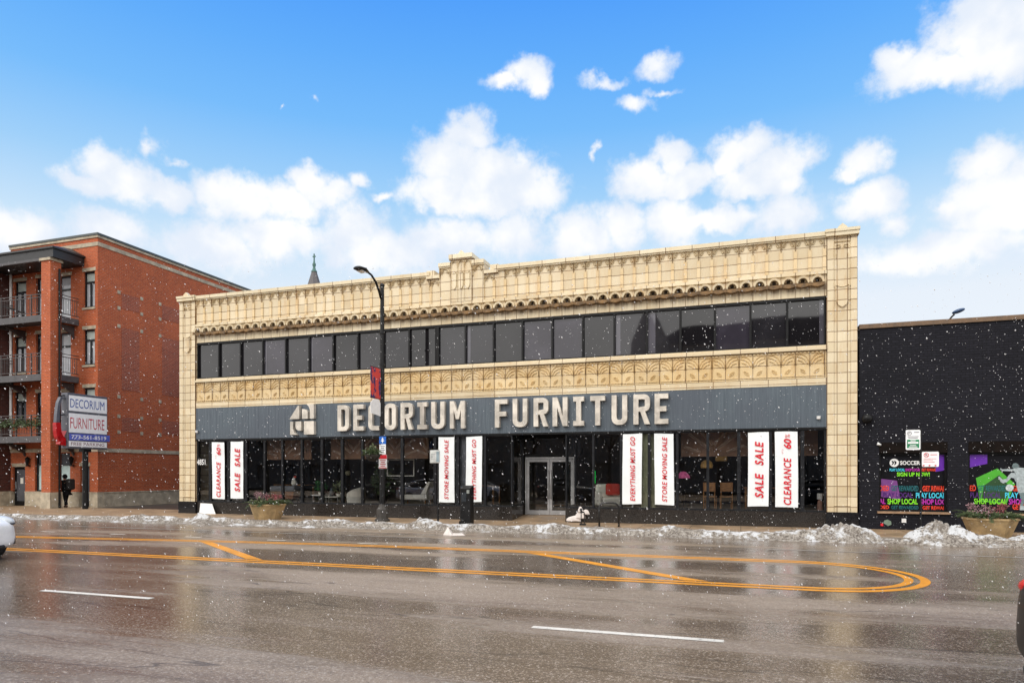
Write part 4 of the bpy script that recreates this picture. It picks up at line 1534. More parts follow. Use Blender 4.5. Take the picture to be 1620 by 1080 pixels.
# vertical banner on the lamp post
def banner_cloth():
    m, nt, b, N, L = new_mat('street_banner')
    a = nramp(nt, nnoise(nt, 2.6, 3, .6, stretch=(1, 1.4, 1)), .48, .52)
    c = nmix(nt, a, (.62, .055, .045), (.045, .020, .11))
    s_ = nramp(nt, nnoise(nt, 7, 2, .5, stretch=(1, 1, .6)), .60, .64)
    c = nmix(nt, s_, c, (.55, .12, .10))
    L.new(c, b.inputs['Base Color'])
    b.inputs['Roughness'].default_value = .7
    return m


M['street_banner'] = banner_cloth()
t = thing('street_banner', (LX, LYY - .12, 3.7), 'narrow red and navy street banner with a white tag shaped foot on the lamp post', 'banner')
y0, y1 = LYY - .80, LYY - .13
MB().box(LX - .006, y0, 4.28, LX + .006, y1, 5.36).build('cloth', M['street_banner'], t)
tagp = [(y0, 3.76), (y1, 3.70), (y1, 4.16), (y1 - .12, 4.274), (y0 + .22, 4.274), (y0, 4.12)]
MB().prism(tagp, 'x', LX - .006, LX + .006).build('foot_panel', M['sign_white'], t)
text('lettering', 'LINCOLN', (LX + .0065, y0 + .10, 3.95), (0, 1, 0), (0, 0, 1), .42, .05, M['sign_gray'], t, depth=.002) if False else None
for z in (5.37, 4.30):
    MB().tube([(LX, y0 - .02, z), (LX, LYY - .06, z)], .012, 6).build('bracket_arm', M['post_black'], t)


def flat_sign(parent, name, cx, y, z0, z1, w, m, ry=0.0):
    return MB().box(cx - w / 2, y - .006, z0, cx + w / 2, y, z1).build(name, m, parent, bevel=.0)


sy = LYY - .11
t = thing('route_sign', (LX + .08, sy, 2.6), 'small blue and white route sign above the red parking sign on the lamp post', 'sign')
MB().box(LX - .055, sy - .006, 2.72, LX + .215, sy, 2.99).build('blue_panel', mat('sign_blue', (.012, .12, .50), .4), t)
MB().box(LX - .045, sy - .006, 2.36, LX + .205, sy, 2.715).build('white_panel', M['sign_white'], t)
MB().box(LX + .065, sy - .012, 2.76, LX + .095, sy - .0062, 2.95).box(LX + .02, sy - .011, 2.82, LX + .14, sy - .0062, 2.85).box(LX + .035, sy - .011, 2.88, LX + .125, sy - .0062, 2.90).build('symbol', M['sign_white'], t)
mb = MB()
for i, w in enumerate((.17, .14, .17, .11)):
    mb.box(LX + .08 - w / 2, sy - .009, 2.63 - i * .065, LX + .08 + w / 2, sy - .0062, 2.655 - i * .065)
mb.build('print_lines', M['sign_gray'], t)
t = thing('parking_sign', (LX + .1, sy, 2.0), 'small white parking sign with a red head on the lamp post', 'sign')
MB().box(LX - .07, sy - .005, 1.86, LX + .25, sy, 2.345).build('panel', M['sign_white'], t)
MB().box(LX - .065, sy - .009, 2.20, LX + .245, sy - .0052, 2.34).box(LX - .06, sy - .009, 1.87, LX + .24, sy - .0052, 1.90).build('red_print', M['red_print'], t)
mb = MB()
for i, w in enumerate((.22, .16, .22, .18)):
    mb.box(LX + .09 - w / 2, sy - .009, 2.135 - i * .065, LX + .09 + w / 2, sy - .0052, 2.16 - i * .065)
mb.build('print_lines', M['red_print'], t)

# hanging basket on a bracket of the lamp post
bx, by, bz = LX - .02, LYY - .62, 2.26
t = thing('hanging_basket', (bx, by, bz), 'dark hanging flower basket on a bracket at the lamp post', 'basket')
MB().lathe([(.02, bz - .16), (.14, bz - .13), (.24, bz - .02), (.27, bz + .08), (.25, bz + .08)], bx, by, 16).build('bowl', mat('basket_liner', (.018, .014, .010), .9), t, smooth=True)
mb = MB()
leafy(mb, (bx, by, bz + .12), .32, 170, .07, .15, flat=.5)
mb.build('foliage', M['leaf'], t)
mb = MB()
leafy(mb, (bx, by, bz + .22), .20, 50, .05, .12, up=.8, flat=.9)
mb.build('flowers', M['leaf_pale'], t)
MB().tube([(LX, LYY - .07, 2.72), (bx, by, 2.72), (bx, by, 2.66)], .014, 6).build('bracket', M['post_black'], t)
mb = MB()
for k in range(3):
    a = 2.1 * k
    mb.tube([(bx, by, 2.66), (bx + .25 * cos(a), by + .25 * sin(a), bz + .08)], .005, 4)
mb.build('chain', M['post_black'], t)

# bus stop post with grey box
x, y = -9.79, 21.3
t = thing('bus_stop_post', (x, y, 0), 'thin dark post with a small pale grey box sign in front of the store', 'sign post')
MB().tube([(x, y, 0), (x, y, 2.5)], .035, 8).build('post', M['post_black'], t)
b = MB().box(x - .27, y - .09, 2.04, x + .10, y - .04, 2.48).build('sign_box', mat('box_gray', (.55, .56, .54), .5), t, bevel=.02)
MB().box(x - .02, y - .096, 2.08, x + .085, y - .0905, 2.44).build('map_panel', mat('box_blue', (.25, .32, .36), .4), b)
mb = MB()
for i in range(4):
    mb.box(x - .22, y - .094, 2.18 + i * .055, x - .06, y - .0905, 2.19 + i * .055)
mb.build('print_lines', M['sign_gray'], b)

# pay box
x0, x1 = -8.90, -8.53
t = thing('pay_box', (-8.715, 21.3, 0), 'tall black parking pay box with a slanted top', 'pay box')
MB().prism([(21.12, 0), (21.45, 0), (21.45, 1.29), (21.12, 1.20)], 'x', x0, x1).build('cabinet', M['post_black'], t, bevel=.015)
MB().box(x0 - .02, 21.08, 0, x1 + .02, 21.115, .10).build('plinth', M['post_black'], t)
MB().lathe([(.05, 1.02), (.05, 1.14)], x1 - .08, 21.115, 12).build('coin_slot', mat('slot', (.25, .27, .25), .4), t)
MB().box(x0 + .05, 21.108, .75, x1 - .14, 21.119, 1.05).build('screen', mat('screen_dark', (.03, .035, .04), .15), t)

# bike racks
RK = mat('rack_black', (.012, .012, .013), .4)
a, b = on_y(948, 833, 21.3)[0], on_y(979, 833, 21.55)[0]
t = thing('bike_rack', ((a + b) / 2, 21.4, 0), 'black looped bike rack standing square to the street', 'bike rack')
mb = MB()
rr = .16
pts = [(a, 21.3, 0), (a, 21.3, .60)] + [(a + rr - rr * cos(radians(q_)), 21.3 + .06 * q_ / 90, .60 + rr * sin(radians(q_))) for q_ in (25, 50, 75, 90)] + \
      [(b - rr + rr * sin(radians(q_)), 21.45 + .1 * q_ / 90, .60 + rr * cos(radians(q_))) for q_ in (0, 25, 50, 75)] + [(b, 21.55, .60), (b, 21.55, 0)]
mb.tube(pts, .030, 10).build('loop', RK, t, smooth=True)
for (xx, yy) in ((a, 21.3), (b, 21.55)):
    MB().lathe([(.07, .002), (.07, .012)], xx, yy, 12).build('foot_plate', RK, t)
x = on_y(922, 827, 21.9)[0]
t = thing('bollard_rack', (x, 21.9, 0), 'slim black twin post bike stand with a ball on top, before the white sack', 'bike rack')
for s_ in (-.055, .055):
    MB().tube([(x + s_, 21.9, 0), (x + s_, 21.9, .40)], .016, 8).build('post', RK, t)
MB().box(x - .10, 21.85, 0, x + .10, 21.95, .06).build('foot', RK, t)
MB().box(x - .08, 21.88, .401, x + .05, 21.92, .45).build('cross_bar', RK, t)
MB().ball((x - .055, 21.9, .50), .055, 12, 8).build('knob', RK, t, smooth=True)


# planters
def planter(x, y, r, h, lab, wide, seed):
    random.seed(seed)
    t = thing('planter', (x, y, 0), lab, 'planter', 'tan street planters')
    MB().lathe([(r * .70, .0), (r * .72, .03), (r * .96, h - .06), (r * 1.0, h - .05), (r * 1.0, h), (r * .88, h), (r * .84, h - .08)], x, y, 8, pi / 8).build('tub', M['planter'], t)
    mb = MB()
    for k in range(64):                     # evergreen sprigs drooping over the rim
        a = random.uniform(0, 2 * pi)
        L_ = random.uniform(.25, .52) * wide
        rr = random.uniform(.1, .8) * r
        p0 = Vector((x + rr * cos(a), y + rr * sin(a), h))
        d = Vector((cos(a), sin(a), random.uniform(.1, .9))).normalized()
        prev = p0
        for j in range(5):
            dd = (d + Vector((0, 0, -.22 * j))).normalized()
            nxt = prev + dd * L_ / 5
            side = dd.cross(Vector((0, 0, 1))).normalized()
            for s_ in (-1, 1):
                for q_ in range(3):
                    b0 = prev.lerp(nxt, q_ / 3)
                    tip = b0 + (side * s_ * .8 + dd * .7 + Vector((0, 0, random.uniform(-.3, .4)))) * .085
                    mb.add([b0, b0 + dd * .018, tip], [(0, 1, 2)])
                    mb.add([b0, b0 + Vector((0, 0, .014)), tip + Vector((0, 0, .02))], [(0, 1, 2)])
            prev = nxt
    leafy(mb, (x, y, h + .04), r * .8, 160, .06, .12, flat=.25)
    mb.build('evergreen_sprigs', M['leaf'], t)
    mb = MB()
    leafy(mb, (x, y, h + .06), r * .95, 130, .05, .12, up=.2, flat=.3)
    mb.build('pale_foliage', M['leaf_pale'], t)
    for nm_, mm, off in (('dried_bloom', M['dry_flower'], .35), ('dried_bloom', M['dry_mauve'], -.35)):
        for k in range(5):
            mb = MB()
            cx = x + off * r + random.uniform(-.3, .3) * r
            cy = y + random.uniform(-.5, .3) * r
            cz = h + random.uniform(.16, .34)
            leafy(mb, (cx, cy, cz), .11, 46, .03, .06)
            mb.tube([(cx, cy, h - .05), (cx, cy, cz)], .008, 4)
            mb.build(nm_, mm, t)


planter(-16.68, 21.20, .68, .56, 'tan eight sided planter of evergreen and red dried flowers before the left display windows', 1.0, 3)
planter(6.38, 21.55, .66, .50, 'tan planter heaped round with snow in front of the second poster window', 1.15, 5)

# ------------------------------------------------------------------ brick shop at the right, black painted
KX0, KX1 = 3.45, 20.0
shop = thing('black_brick_shop', (11, YF, 0), 'one storey shop of black painted brick with poster windows right of the cream store', 'shop')
mb = MB()
W1, W2 = (4.0, 5.80), (6.33, 9.2)
ZB, ZH = .585, 2.30
y0, y1 = YF + .05, YF + .35
mb.box(KX0, y0, 0, W1[0], y1, 6.10).box(W1[1], y0, 0, W2[0], y1, 2.62).box(W2[1], y0, 0, KX1, y1, 6.10)
mb.box(W1[0], y0, 0, W1[1], y1, ZB - .05).box(W2[0], y0, 0, W2[1], y1, ZB - .05)
mb.box(W1[0], y0, 2.62, W2[1], y1, 6.10)
mb.box(KX0, y1 + .002, 0, KX1, 40, 5.8)
mb.build('wall', M['black_brick'], shop)
mb = MB().box(KX0, y0 - .05, 6.102, KX1, y1 + .1, 6.235)
mb.build('coping', mat('brown_coping', (.16, .10, .06), .7, var=.3), shop)
mb = MB().box(W1[0], y0 - .012, ZH + .005, W1[1], y1, 2.618).box(W2[0], y0 - .012, ZH + .005, W2[1], y1, 2.618)
mb.build('lintel', mat('lintel_brown', (.010, .007, .006), .9, var=.5, spec=.1), shop)
POSTER = mat('poster_black', (.005, .005, .008), .5, var=.5, scale=3, spec=.15)
COLS = dict(red=(.80, .05, .015), teal=(.005, .11, .13), violet=(.065, .012, .15), cyan=(.06, .62, .85), lime=(.22, .75, .015), pink=(.50, .025, .42), white=(.8, .8, .8), purple=(.12, .012, .38), green=(.06, .38, .02), mauve=(.17, .045, .22))
for k_, c_ in COLS.items():
    mat('print_' + k_, c_, .45, var=.08)


def clip_text(name, body, x0, z0, w, h, m, parent, xa, xb, y, bold=.02):
    """writing cut off at the poster's edges"""
    o = text(name, body, (x0, y, z0), (1, 0, 0), (0, 0, 1), w, h, m, parent, bold, depth=.0)
    me = o.data
    off = OFF[o.name]
    bm = bmesh.new()
    bm.from_mesh(me)
    for px, nn in ((xa, -1), (xb, 1)):
        bmesh.ops.bisect_plane(bm, geom=bm.verts[:] + bm.edges[:] + bm.faces[:], plane_co=(px - off[0], 0, 0), plane_no=(nn, 0, 0), clear_outer=True)
    bm.to_mesh(me)
    bm.free()
    return o


def poster_window(xa, xb, full):
    w = MB().frame(xa + .002, ZB - .04, xb - .002, ZH, y0 + .10, y0 + .25, .05).build('window', M['black_metal'], shop)
    p = MB().box(xa + .05, y0 + .16, ZB, xb - .05, y0 + .17, ZH - .05).build('poster', POSTER, w)
    s_ = MB().box(xa - .06, y0 - .07, ZB - .10, xb + .06, y0 + .22, ZB - .042).build('sill', mat('sill_tan', (.32, .20, .12), .7), w)
    return w


py_ = y0 + .155
a, b = W1
poster_window(a, b, True)
par_ = shop
PT = {}
prow = lambda body, x0, z0, w, h, c, xa, xb, y=None: clip_text('poster_lettering', body, x0, z0, w, h, MATS['print_' + c], shop, xa, xb, y or py_, .03)
pz = lambda py: on_y(1445, py, y0 + .15)[2]
px_ = lambda px: on_y(px, 760, y0 + .15)[0]
La, Lb = a + .06, b - .06
# left poster: coloured corners, emblem, slogans
MB().prism([(px_(1484), pz(716)), (px_(1497.5), pz(716)), (px_(1497.5), pz(743)), (px_(1480), pz(746))], 'y', py_ - .001, py_ + .003).build('poster_shape', MATS['print_purple'], shop)
MB().prism([(px_(1394), pz(757)), (px_(1419), pz(760)), (px_(1425), pz(790)), (px_(1394), pz(786))], 'y', py_ + .002, py_ + .004).build('poster_shape', MATS['print_mauve'], shop)
ex, ez_ = px_(1414.7), pz(731.5)
er = .125
mb = MB().prism([(ex + er * cos(2 * pi * i / 28), ez_ + er * sin(2 * pi * i / 28)) for i in range(28)], 'y', py_ - .002, py_ + .002)
mb.build('poster_emblem', MATS['print_white'], shop)
mb = MB()
for dx in (-.065, .0):
    mb.prism([(ex + dx, ez_ + .07), (ex + dx + .05, ez_ + .04), (ex + dx + .065, ez_ + .0), (ex + dx + .03, ez_ - .06), (ex + dx - .01, ez_ - .075), (ex + dx + .02, ez_ - .01), (ex + dx + .0, ez_ + .035)], 'y', py_ - .004, py_ - .0025)
mb.build('poster_emblem', POSTER, shop)
prow('SOCCER P', px_(1424), pz(735), px_(1462) - px_(1424), .125, 'white', La, Lb)
for body, p0, p1, c in (('PLAY LOCAL', 1407.5, 1431.5, 'cyan'), ('SHOP LOCAL', 1432.5, 1456, 'pink'), ('GET REWARDS', 1458, 1484, 'red')):
    prow(body, px_(p0), pz(745), px_(p1) - px_(p0), .085, c, La, Lb)
prow('SIGN UP NOW!', px_(1419), pz(753.2), px_(1471) - px_(1419), .125, 'lime', La, Lb)
ROWS = [(776.5, .165, [('REWARDED', 1366, 1406.5, 'red'), ('GET REWARDED', 1410, 1453, 'teal'), ('GET REWARDED', 1459.5, 1509, 'red')]),
        (787.3, .165, [('PLAY LOCAL', 1397, 1444, 'violet'), ('PLAY LOCAL', 1449, 1495.5, 'cyan')]),
        (797.3, .165, [('SHOP LOCAL', 1352, 1401, 'pink'), ('SHOP LOCAL', 1404, 1452, 'lime'), ('SHOP LOCAL', 1456, 1506, 'pink')]),
        (805.3, .110, [('REWARDED', 1366, 1406.5, 'red'), ('GET REWARDED', 1410, 1453, 'teal'), ('GET REWARDED', 1459.5, 1509, 'red')])]
for zpx, hh, items in ROWS:
    for body, p0, p1, c in items:
        prow(body, px_(p0), pz(zpx), px_(p1) - px_(p0), hh, c, La, Lb, py_ - .003)
# right poster
a, b = W2
poster_window(a, b, True)
La, Lb = a + .06, b - .06
shift = px_(1533) - px_(1392)
pz2 = lambda py: on_y(1580, py, y0 + .15)[2]
q2 = lambda px, py: (px_(px), pz2(py))
MB().prism([q2(1534.5, 717), q2(1562, 717), q2(1562, 733), q2(1534.5, 739)], 'y', py_ - .001, py_ + .003).build('poster_shape', MATS['print_purple'], shop)
MB().prism([q2(1544, 756), q2(1578, 740.5), q2(1606, 765), q2(1592, 797), q2(1551, 793)], 'y', py_ + .001, py_ + .004).build('poster_shape', MATS['print_green'], shop)
MB().prism([q2(1556, 768), q2(1581, 751), q2(1599, 771), q2(1590, 794), q2(1553, 791)], 'y', py_ - .0005, py_ + .0008).build('poster_shape', mat('print_dark_green', (.010, .055, .012), .5), shop)
ROWS2 = [(776.5, [('REWARDED', 1501, 1544, 'red'), ('GET REWARDED', 1547, 1592, 'teal'), ('GET REWARDED', 1602, 1660, 'red')]),
         (787.3, [('PLAY LOCAL', 1535, 1584, 'violet'), ('PLAY LOCAL', 1590, 1644, 'cyan')]),
         (797.3, [('SHOP LOCAL', 1541, 1593, 'lime'), ('SHOP LOCAL', 1596, 1650, 'pink'), ('SHOP LOCAL', 1653, 1703, 'lime')]),
         (805.3, [('GET REWARDED', 1602, 1660, 'red')])]
for zpx, items in ROWS2:
    for body, p0, p1, c in items:
        clip_text('poster_lettering', body, px_(p0), pz2(zpx), px_(p1) - px_(p0), .165, MATS['print_' + c], shop, La, Lb, py_ - .002)
# printed player: kicking figure in grey tones
GR, GD = mat('print_player', (.36, .42, .44), .5, var=.25, scale=14), mat('print_player_dark', (.13, .18, .19), .5, var=.3, scale=14)
yy = py_ - .006
parts = [([(1601, 737), (1603, 733), (1607, 732), (1611, 734), (1612, 739), (1608, 742), (1603, 741)], GD),
         ([(1603, 742), (1612, 739), (1620, 740), (1634, 745), (1637, 760), (1634, 778), (1611, 779), (1608, 768), (1608, 752)], GR),
         ([(1583, 740), (1586, 742), (1603, 741.5), (1606, 739.5), (1607, 744), (1602, 745), (1586, 744.5), (1582, 742.5)], GR),
         ([(1609, 754), (1605, 747.5), (1600, 747), (1595, 752), (1592, 757), (1586, 758), (1581, 753), (1579, 754), (1583, 762), (1587, 764), (1593, 762), (1600, 755), (1604, 756), (1607, 762)], GR),
         ([(1612, 779), (1626, 779), (1623, 790), (1618, 800), (1613, 800), (1616, 790)], GD),
         ([(1614, 799), (1621, 799), (1622, 806), (1613, 806)], GR)]
for i, (pg, m_) in enumerate(parts):
    MB().prism([q2(*p) for p in pg], 'y', yy - i * .001, yy - i * .001 + .0006).build('poster_figure', m_, shop, fix=True)
c = q2(1597, 771)
MB().prism([(c[0] + .10 * cos(2 * pi * i / 20), c[1] + .10 * sin(2 * pi * i / 20)) for i in range(20)], 'y', yy - .009, yy - .008).build('poster_figure', mat('print_ball', (.5, .56, .58), .5, var=.5, scale=25), shop)
# wall sticker, vent
x, y, z = on_y(1403, 827, y0)
t = MB().prism([(x - .10, z), (x - .07, z + .08), (x + .02, z + .11), (x + .11, z + .06), (x + .12, z - .04), (x + .03, z - .08)], 'y', y0 - .02, y0 - .001).build('wall_vent', mat('vent_green', (.16, .22, .17), .7), origin=(x, y0, z))
tag(t, 'small grey green vent cap low on the black brick wall', 'vent')
t = MB().box(x - .17, y0 - .03, z - .09, x - .10, y0 - .001, z - .01).build('red_valve', M['red_print'], origin=(x - .13, y0, z - .05))
tag(t, 'tiny red valve beside the green vent cap on the black brick wall', 'valve')
x, y, z = on_y(1430, 823, y0)
t = MB().box(x - .06, y0 - .012, z - .06, x + .06, y0 - .001, z + .06).build('wall_plate', M['white'], origin=(x, y0, z))
tag(t, 'small square white plate low on the black brick wall', 'plate')
x, y, z = on_y(1372, 662, y0 - .1)
t = thing('wall_lamp', (x, y0, z), 'round black lamp high on the black brick wall beside the cream pier', 'lamp')
MB().ball((x, y0 - .13, z), .155, 16, 10, (1, .8, .95)).build('lamp_shade', M['black_metal'], t, smooth=True)
MB().tube([(x, y0, z + .08), (x, y0 - .10, z + .05)], .04, 8).build('bracket', M['black_metal'], t)
x, y, z = on_y(1390, 702, y0 - .05)
t = MB().tube([(x - .04, y0 - .06, z + .01), (x + .06, y0 - .05, z - .03)], [.045, .03], 8).build('spot_light', M['white'], origin=(x, y0, z), smooth=True)
tag(t, 'tiny white spot light at the corner of the first poster window', 'light')
x, y, z = on_y(1512, 493, y0 + .1)
t = thing('roof_lamp', (x, y0 + .1, 6.235), 'blue topped flood lamp on a bent stem over the black shop roof edge', 'lamp')
MB().tube([(x - .17, y0 + .1, 6.23), (x - .11, y0 + .05, 6.32), (x - .07, y0 - .02, 6.36)], .025, 8).build('stem', M['bark'], t)
h = MB().ball((x + .03, y0 - .05, 6.44), .17, 14, 8, (1.0, .75, .36))
h.v = [(p[0], p[1], p[2] + (p[0] - x) * .28) for p in h.v]
h.build('lamp_head', mat('lamp_blue', (.012, .045, .12), .3), t, smooth=True)

# sign post by the shop
x, y = 4.62, 21.0
t = thing('sign_post', (x, y, 0), 'thin dark post carrying the green and the red parking signs before the black shop', 'sign post')
MB().tube([(x, y, 0), (x, y, 2.92)], .026, 8).build('post', M['post_black'], t)
t = thing('parking_sign', (x - .19, y - .03, 2.3), 'white and green parking sign topmost on the thin post by the black shop', 'sign')
mb = MB()
gx0, gx1 = 4.255, 4.605
ys = y - .036
c4 = lambda x0, z0, x1, z1, r: [q for cx, cz, s0 in ((x1 - r, z1 - r, 0), (x0 + r, z1 - r, 90), (x0 + r, z0 + r, 180), (x1 - r, z0 + r, 270)) for q in arc(cx, cz, r, s0, s0 + 90, 4)]
mb.prism(c4(gx0, 2.33, gx1, 2.87, .03), 'y', ys - .005, ys).build('panel', M['sign_white'], t)
G = mat('sign_green', (.012, .22, .09), .45)
MB().box(gx0 + .03, ys - .009, 2.38, gx1 - .03, ys - .0052, 2.605).build('green_print', G, t)
mb = MB()
mb.ring_prism([(gx0 + .085 + .055 * cos(2 * pi * i / 20), 2.775 + .055 * sin(2 * pi * i / 20)) for i in range(20)], [(gx0 + .085 + .045 * cos(2 * pi * i / 20), 2.775 + .045 * sin(2 * pi * i / 20)) for i in range(20)], ys - .008, ys - .0052)
mb.box(gx0 + .20, ys - .008, 2.795, gx1 - .03, ys - .0052, 2.81)
for i, w in enumerate((.26, .22)):
    mb.box(gx0 + .175 - w / 2, ys - .008, 2.68 - i * .04, gx0 + .175 + w / 2, ys - .0052, 2.695 - i * .04)
mb.build('print_lines', M['sign_gray'], t)
text('letter', 'P', (gx0 + .065, ys - .0055, 2.745), (1, 0, 0), (0, 0, 1), .042, .06, M['sign_gray'], t, depth=.003)
mb = MB()
for i, (w, h_) in enumerate(((.12, .022), (.25, .05), (.14, .018), (.2, .02))):
    zz = 2.575 - (0, .055, .125, .165)[i]
    mb.box(gx0 + .175 - w / 2, ys - .013, zz - h_ / 2, gx0 + .175 + w / 2, ys - .0095, zz + h_ / 2)
mb.build('print_lines', M['sign_white'], t)
t = thing('parking_sign', (x + .22, y - .03, 1.87), 'white no parking sign with red print on the thin post by the black shop', 'sign')
MB().prism(c4(4.64, 1.87, 5.04, 2.275, .03), 'y', ys - .005, ys).build('panel', M['sign_white'], t)
mb = MB()
cx, cz = 4.745, 2.185
mb.ring_prism([(cx + .062 * cos(2 * pi * i / 20), cz + .062 * sin(2 * pi * i / 20)) for i in range(20)], [(cx + .048 * cos(2 * pi * i / 20), cz + .048 * sin(2 * pi * i / 20)) for i in range(20)], ys - .008, ys - .0052)
mb.rib([(cx - .04, cz + .04), (cx + .04, cz - .04)], .014, ys - .0082, ys - .010)
mb.box(4.84, ys - .008, 2.185, 5.0, ys - .0052, 2.20)
for k in range(3):
    mb.box(4.66 + k * .14, ys - .008, 1.885, 4.70 + k * .14, ys - .0052, 1.92)
for i, w in enumerate((.30, .22, .26)):
    mb.box(4.68, ys - .008, 2.08 - i * .045, 4.68 + w, ys - .0052, 2.09 - i * .045)
mb.build('red_print', M['red_print'], t)
text('letter', 'P', (cx - .022, ys - .0055, cz - .03), (1, 0, 0), (0, 0, 1), .045, .06, M['sign_gray'], t, depth=.003)

# ------------------------------------------------------------------ red brick apartment building at the left
AY, AX0, AX1, AH = 25.65, -36.35, -30.30, 13.62
apt = thing('apartment_building', ((AX0 + AX1) / 2, AY, 0), 'four storey red brick apartment building with stacked black balconies', 'building')
WIN = [(-31.26, -30.49, 9.97, 11.78), (-31.26, -30.49, 7.10, 8.88), (-31.26, -30.49, 4.30, 5.97), (-36.09, -35.22, 9.80, 11.70), (-36.09, -35.22, 6.95, 8.82), (-36.09, -35.22, 4.20, 5.93)]
BDOOR = []
for zf in (9.40, 6.52, 3.50):
    BDOOR += [(-34.52, -33.70, zf + .04, zf + 2.35), (-32.98, -32.10, zf + .04, zf + 2.30)]
GROUND = [(-34.60, -33.75, .76, 2.74), (-33.02, -32.15, .76, 2.72)]
GDOOR = [(-36.20, -35.30, .02, 2.03), (-31.46, -30.84, .06, 2.05)]
HOLES = WIN + BDOOR + GROUND + GDOOR


def pierced(mb, x0, x1, z0, z1, holes, ya, yb):
    """wall slab in the xz plane with rectangular openings, cut into butted boxes"""
    xs = sorted({x0, x1} | {h[i] for h in holes for i in (0, 1) if x0 < h[i] < x1})
    zs = sorted({z0, z1} | {h[i] for h in holes for i in (2, 3) if z0 < h[i] < z1})
    for a, b in zip(xs[:-1], xs[1:]):
        run = None
        for c, d in zip(zs[:-1], zs[1:]):
            mx, mz = (a + b) / 2, (c + d) / 2
            open_ = any(h[0] < mx < h[1] and h[2] < mz < h[3] for h in holes)
            if open_:
                if run:
                    mb.box(a, ya, run[0], b, yb, run[1])
                run = None
            else:
                run = (run[0], d) if run else (c, d)
        if run:
            mb.box(a, ya, run[0], b, yb, run[1])


mb = MB()
pierced(mb, AX0, AX1, .76, 13.4, HOLES, AY, AY + .3)
mb.box(AX1 - .3, AY + .302, .0, AX1, 46, 13.4)
mb.box(AX0, AY + .302, 0, AX0 + .3, 46, 13.4).box(AX0 + .302, 45.7, 0, AX1 - .302, 46, 13.4)
mb.box(AX0 + .302, AY + .302, 13.0, AX1 - .302, 45.69, 13.2)
mb.build('wall', M['red_brick'], apt)
mb = MB()
for (a, b) in ((AX0 - .04, -36.24), (-35.26, -32.0 + .5), (-30.80, AX1 + .04)):
    mb.box(a, AY - .05, 0, b, AY + .3, .70).box(a, AY - .07, .70, b, AY + .3, .758)
mb.box(AX1 + .002, AY + .301, 0, AX1 + .05, 46, .70).box(AX1 + .002, AY + .301, .70, AX1 + .07, 46, .758)
mb.build('stone_base', M['stone'], apt)
mb = MB()
for (z0, z1, p) in ((2.74 + .02, 2.95, .03), (13.0, 13.19, .03)):
    mb.box(AX0, AY - p, z0, AX1 + p, AY - .001, z1).box(AX1 + .001, AY, z0, AX1 + p, 46, z1)
mb.box(AX0 - .03, AY - .05, 13.402, AX1 + .05, AY + .3, 13.52).box(AX1 - .3, AY + .302, 13.402, AX1 + .05, 46, 13.52)
mb.build('stone_band', M['stone'], apt)
mb = MB().box(AX0 - .05, AY - .08, 13.522, AX1 + .08, AY + .34, 13.63).box(AX1 - .34, AY + .342, 13.522, AX1 + .08, 46, 13.63).box(AX0 - .05, AY + .342, 13.522, AX0 + .3, 46, 13.63)
mb.build('coping', mat('gray_coping', (.055, .065, .065), .5, var=.2), apt)
# recessed darker brick fields and square stones on the side wall
mb, st = MB(), MB()
sx = AX1 + .012
for (z0, z1) in ((10.2, 10.98), (6.0, 9.2), (3.85, 4.6)):
    mb.box(AX1 + .001, 27.02, z0, sx, 28.12, z1).box(AX1 + .001, 29.62, z0, sx, 34.4, z1)
mb.build('brick_field', M['purple_brick'], apt)
for yy in (26.86, 28.27, 29.48, 34.5):
    for zz in (10.99, 10.17, 9.25, 5.63, 4.62, 3.81):
        MB().box(AX1 + .001, yy - .085, zz - .085, AX1 + .025, yy + .085, zz + .085).build('accent_stone', M['stone'], apt)
GLS = [mat('pane_pale', (.44, .46, .50), .06, var=.25, scale=.8), mat('pane_gray', (.10, .105, .12), .05, var=.3, scale=.8), mat('pane_frost', (.46, .60, .60), .3, var=.08), mat('pane_blind', (.42, .47, .44), .35, var=.1)]


def apt_window(x0, x1, z0, z1, kind):
    w = MB()
    y = AY + .10
    w.frame(x0 + .002, z0 + .002, x1 - .002, z1 - .002, y, y + .12, .075)
    zt = z0 + (z1 - z0) * .68
    if kind != 'ground':
        w.box(x0 + .077, y, zt, x1 - .077, y + .12, zt + .09)
        if kind == 'case':
            xm = (x0 + x1) / 2
            w.box(xm - .05, y + .002, z0 + .077, xm + .05, y + .118, zt - .002)
    else:
        w.box(x0 + .077, y, zt, x1 - .077, y + .12, zt + .06)
    w = w.build('window' if kind != 'door' else 'balcony_door', M['dark_frame'], apt)
    low = 2 if kind == 'ground' else 0
    MB().add([(x0 + .07, y + .06, z0 + .07), (x1 - .07, y + .06, z0 + .07), (x1 - .07, y + .06, zt), (x0 + .07, y + .06, zt)], [(0, 1, 2, 3)]).build('pane', GLS[low if z0 > 5.0 or low else 1], w)
    MB().add([(x0 + .07, y + .062, zt), (x1 - .07, y + .062, zt), (x1 - .07, y + .062, z1 - .07), (x0 + .07, y + .062, z1 - .07)], [(0, 1, 2, 3)]).build('pane', GLS[1 if kind == 'ground' else (3 if kind == 'case' else 0)], w)
    if kind != 'ground':
        MB().box(x0 - .06, AY - .012, z1 + .002, x1 + .06, AY + .09, z1 + .17).build('lintel', M['stone'], w)
    if kind == 'case':
        MB().box(x0 - .04, AY - .05, z0 - .10, x1 + .04, AY + .09, z0 - .002).build('sill', M['stone'], w)


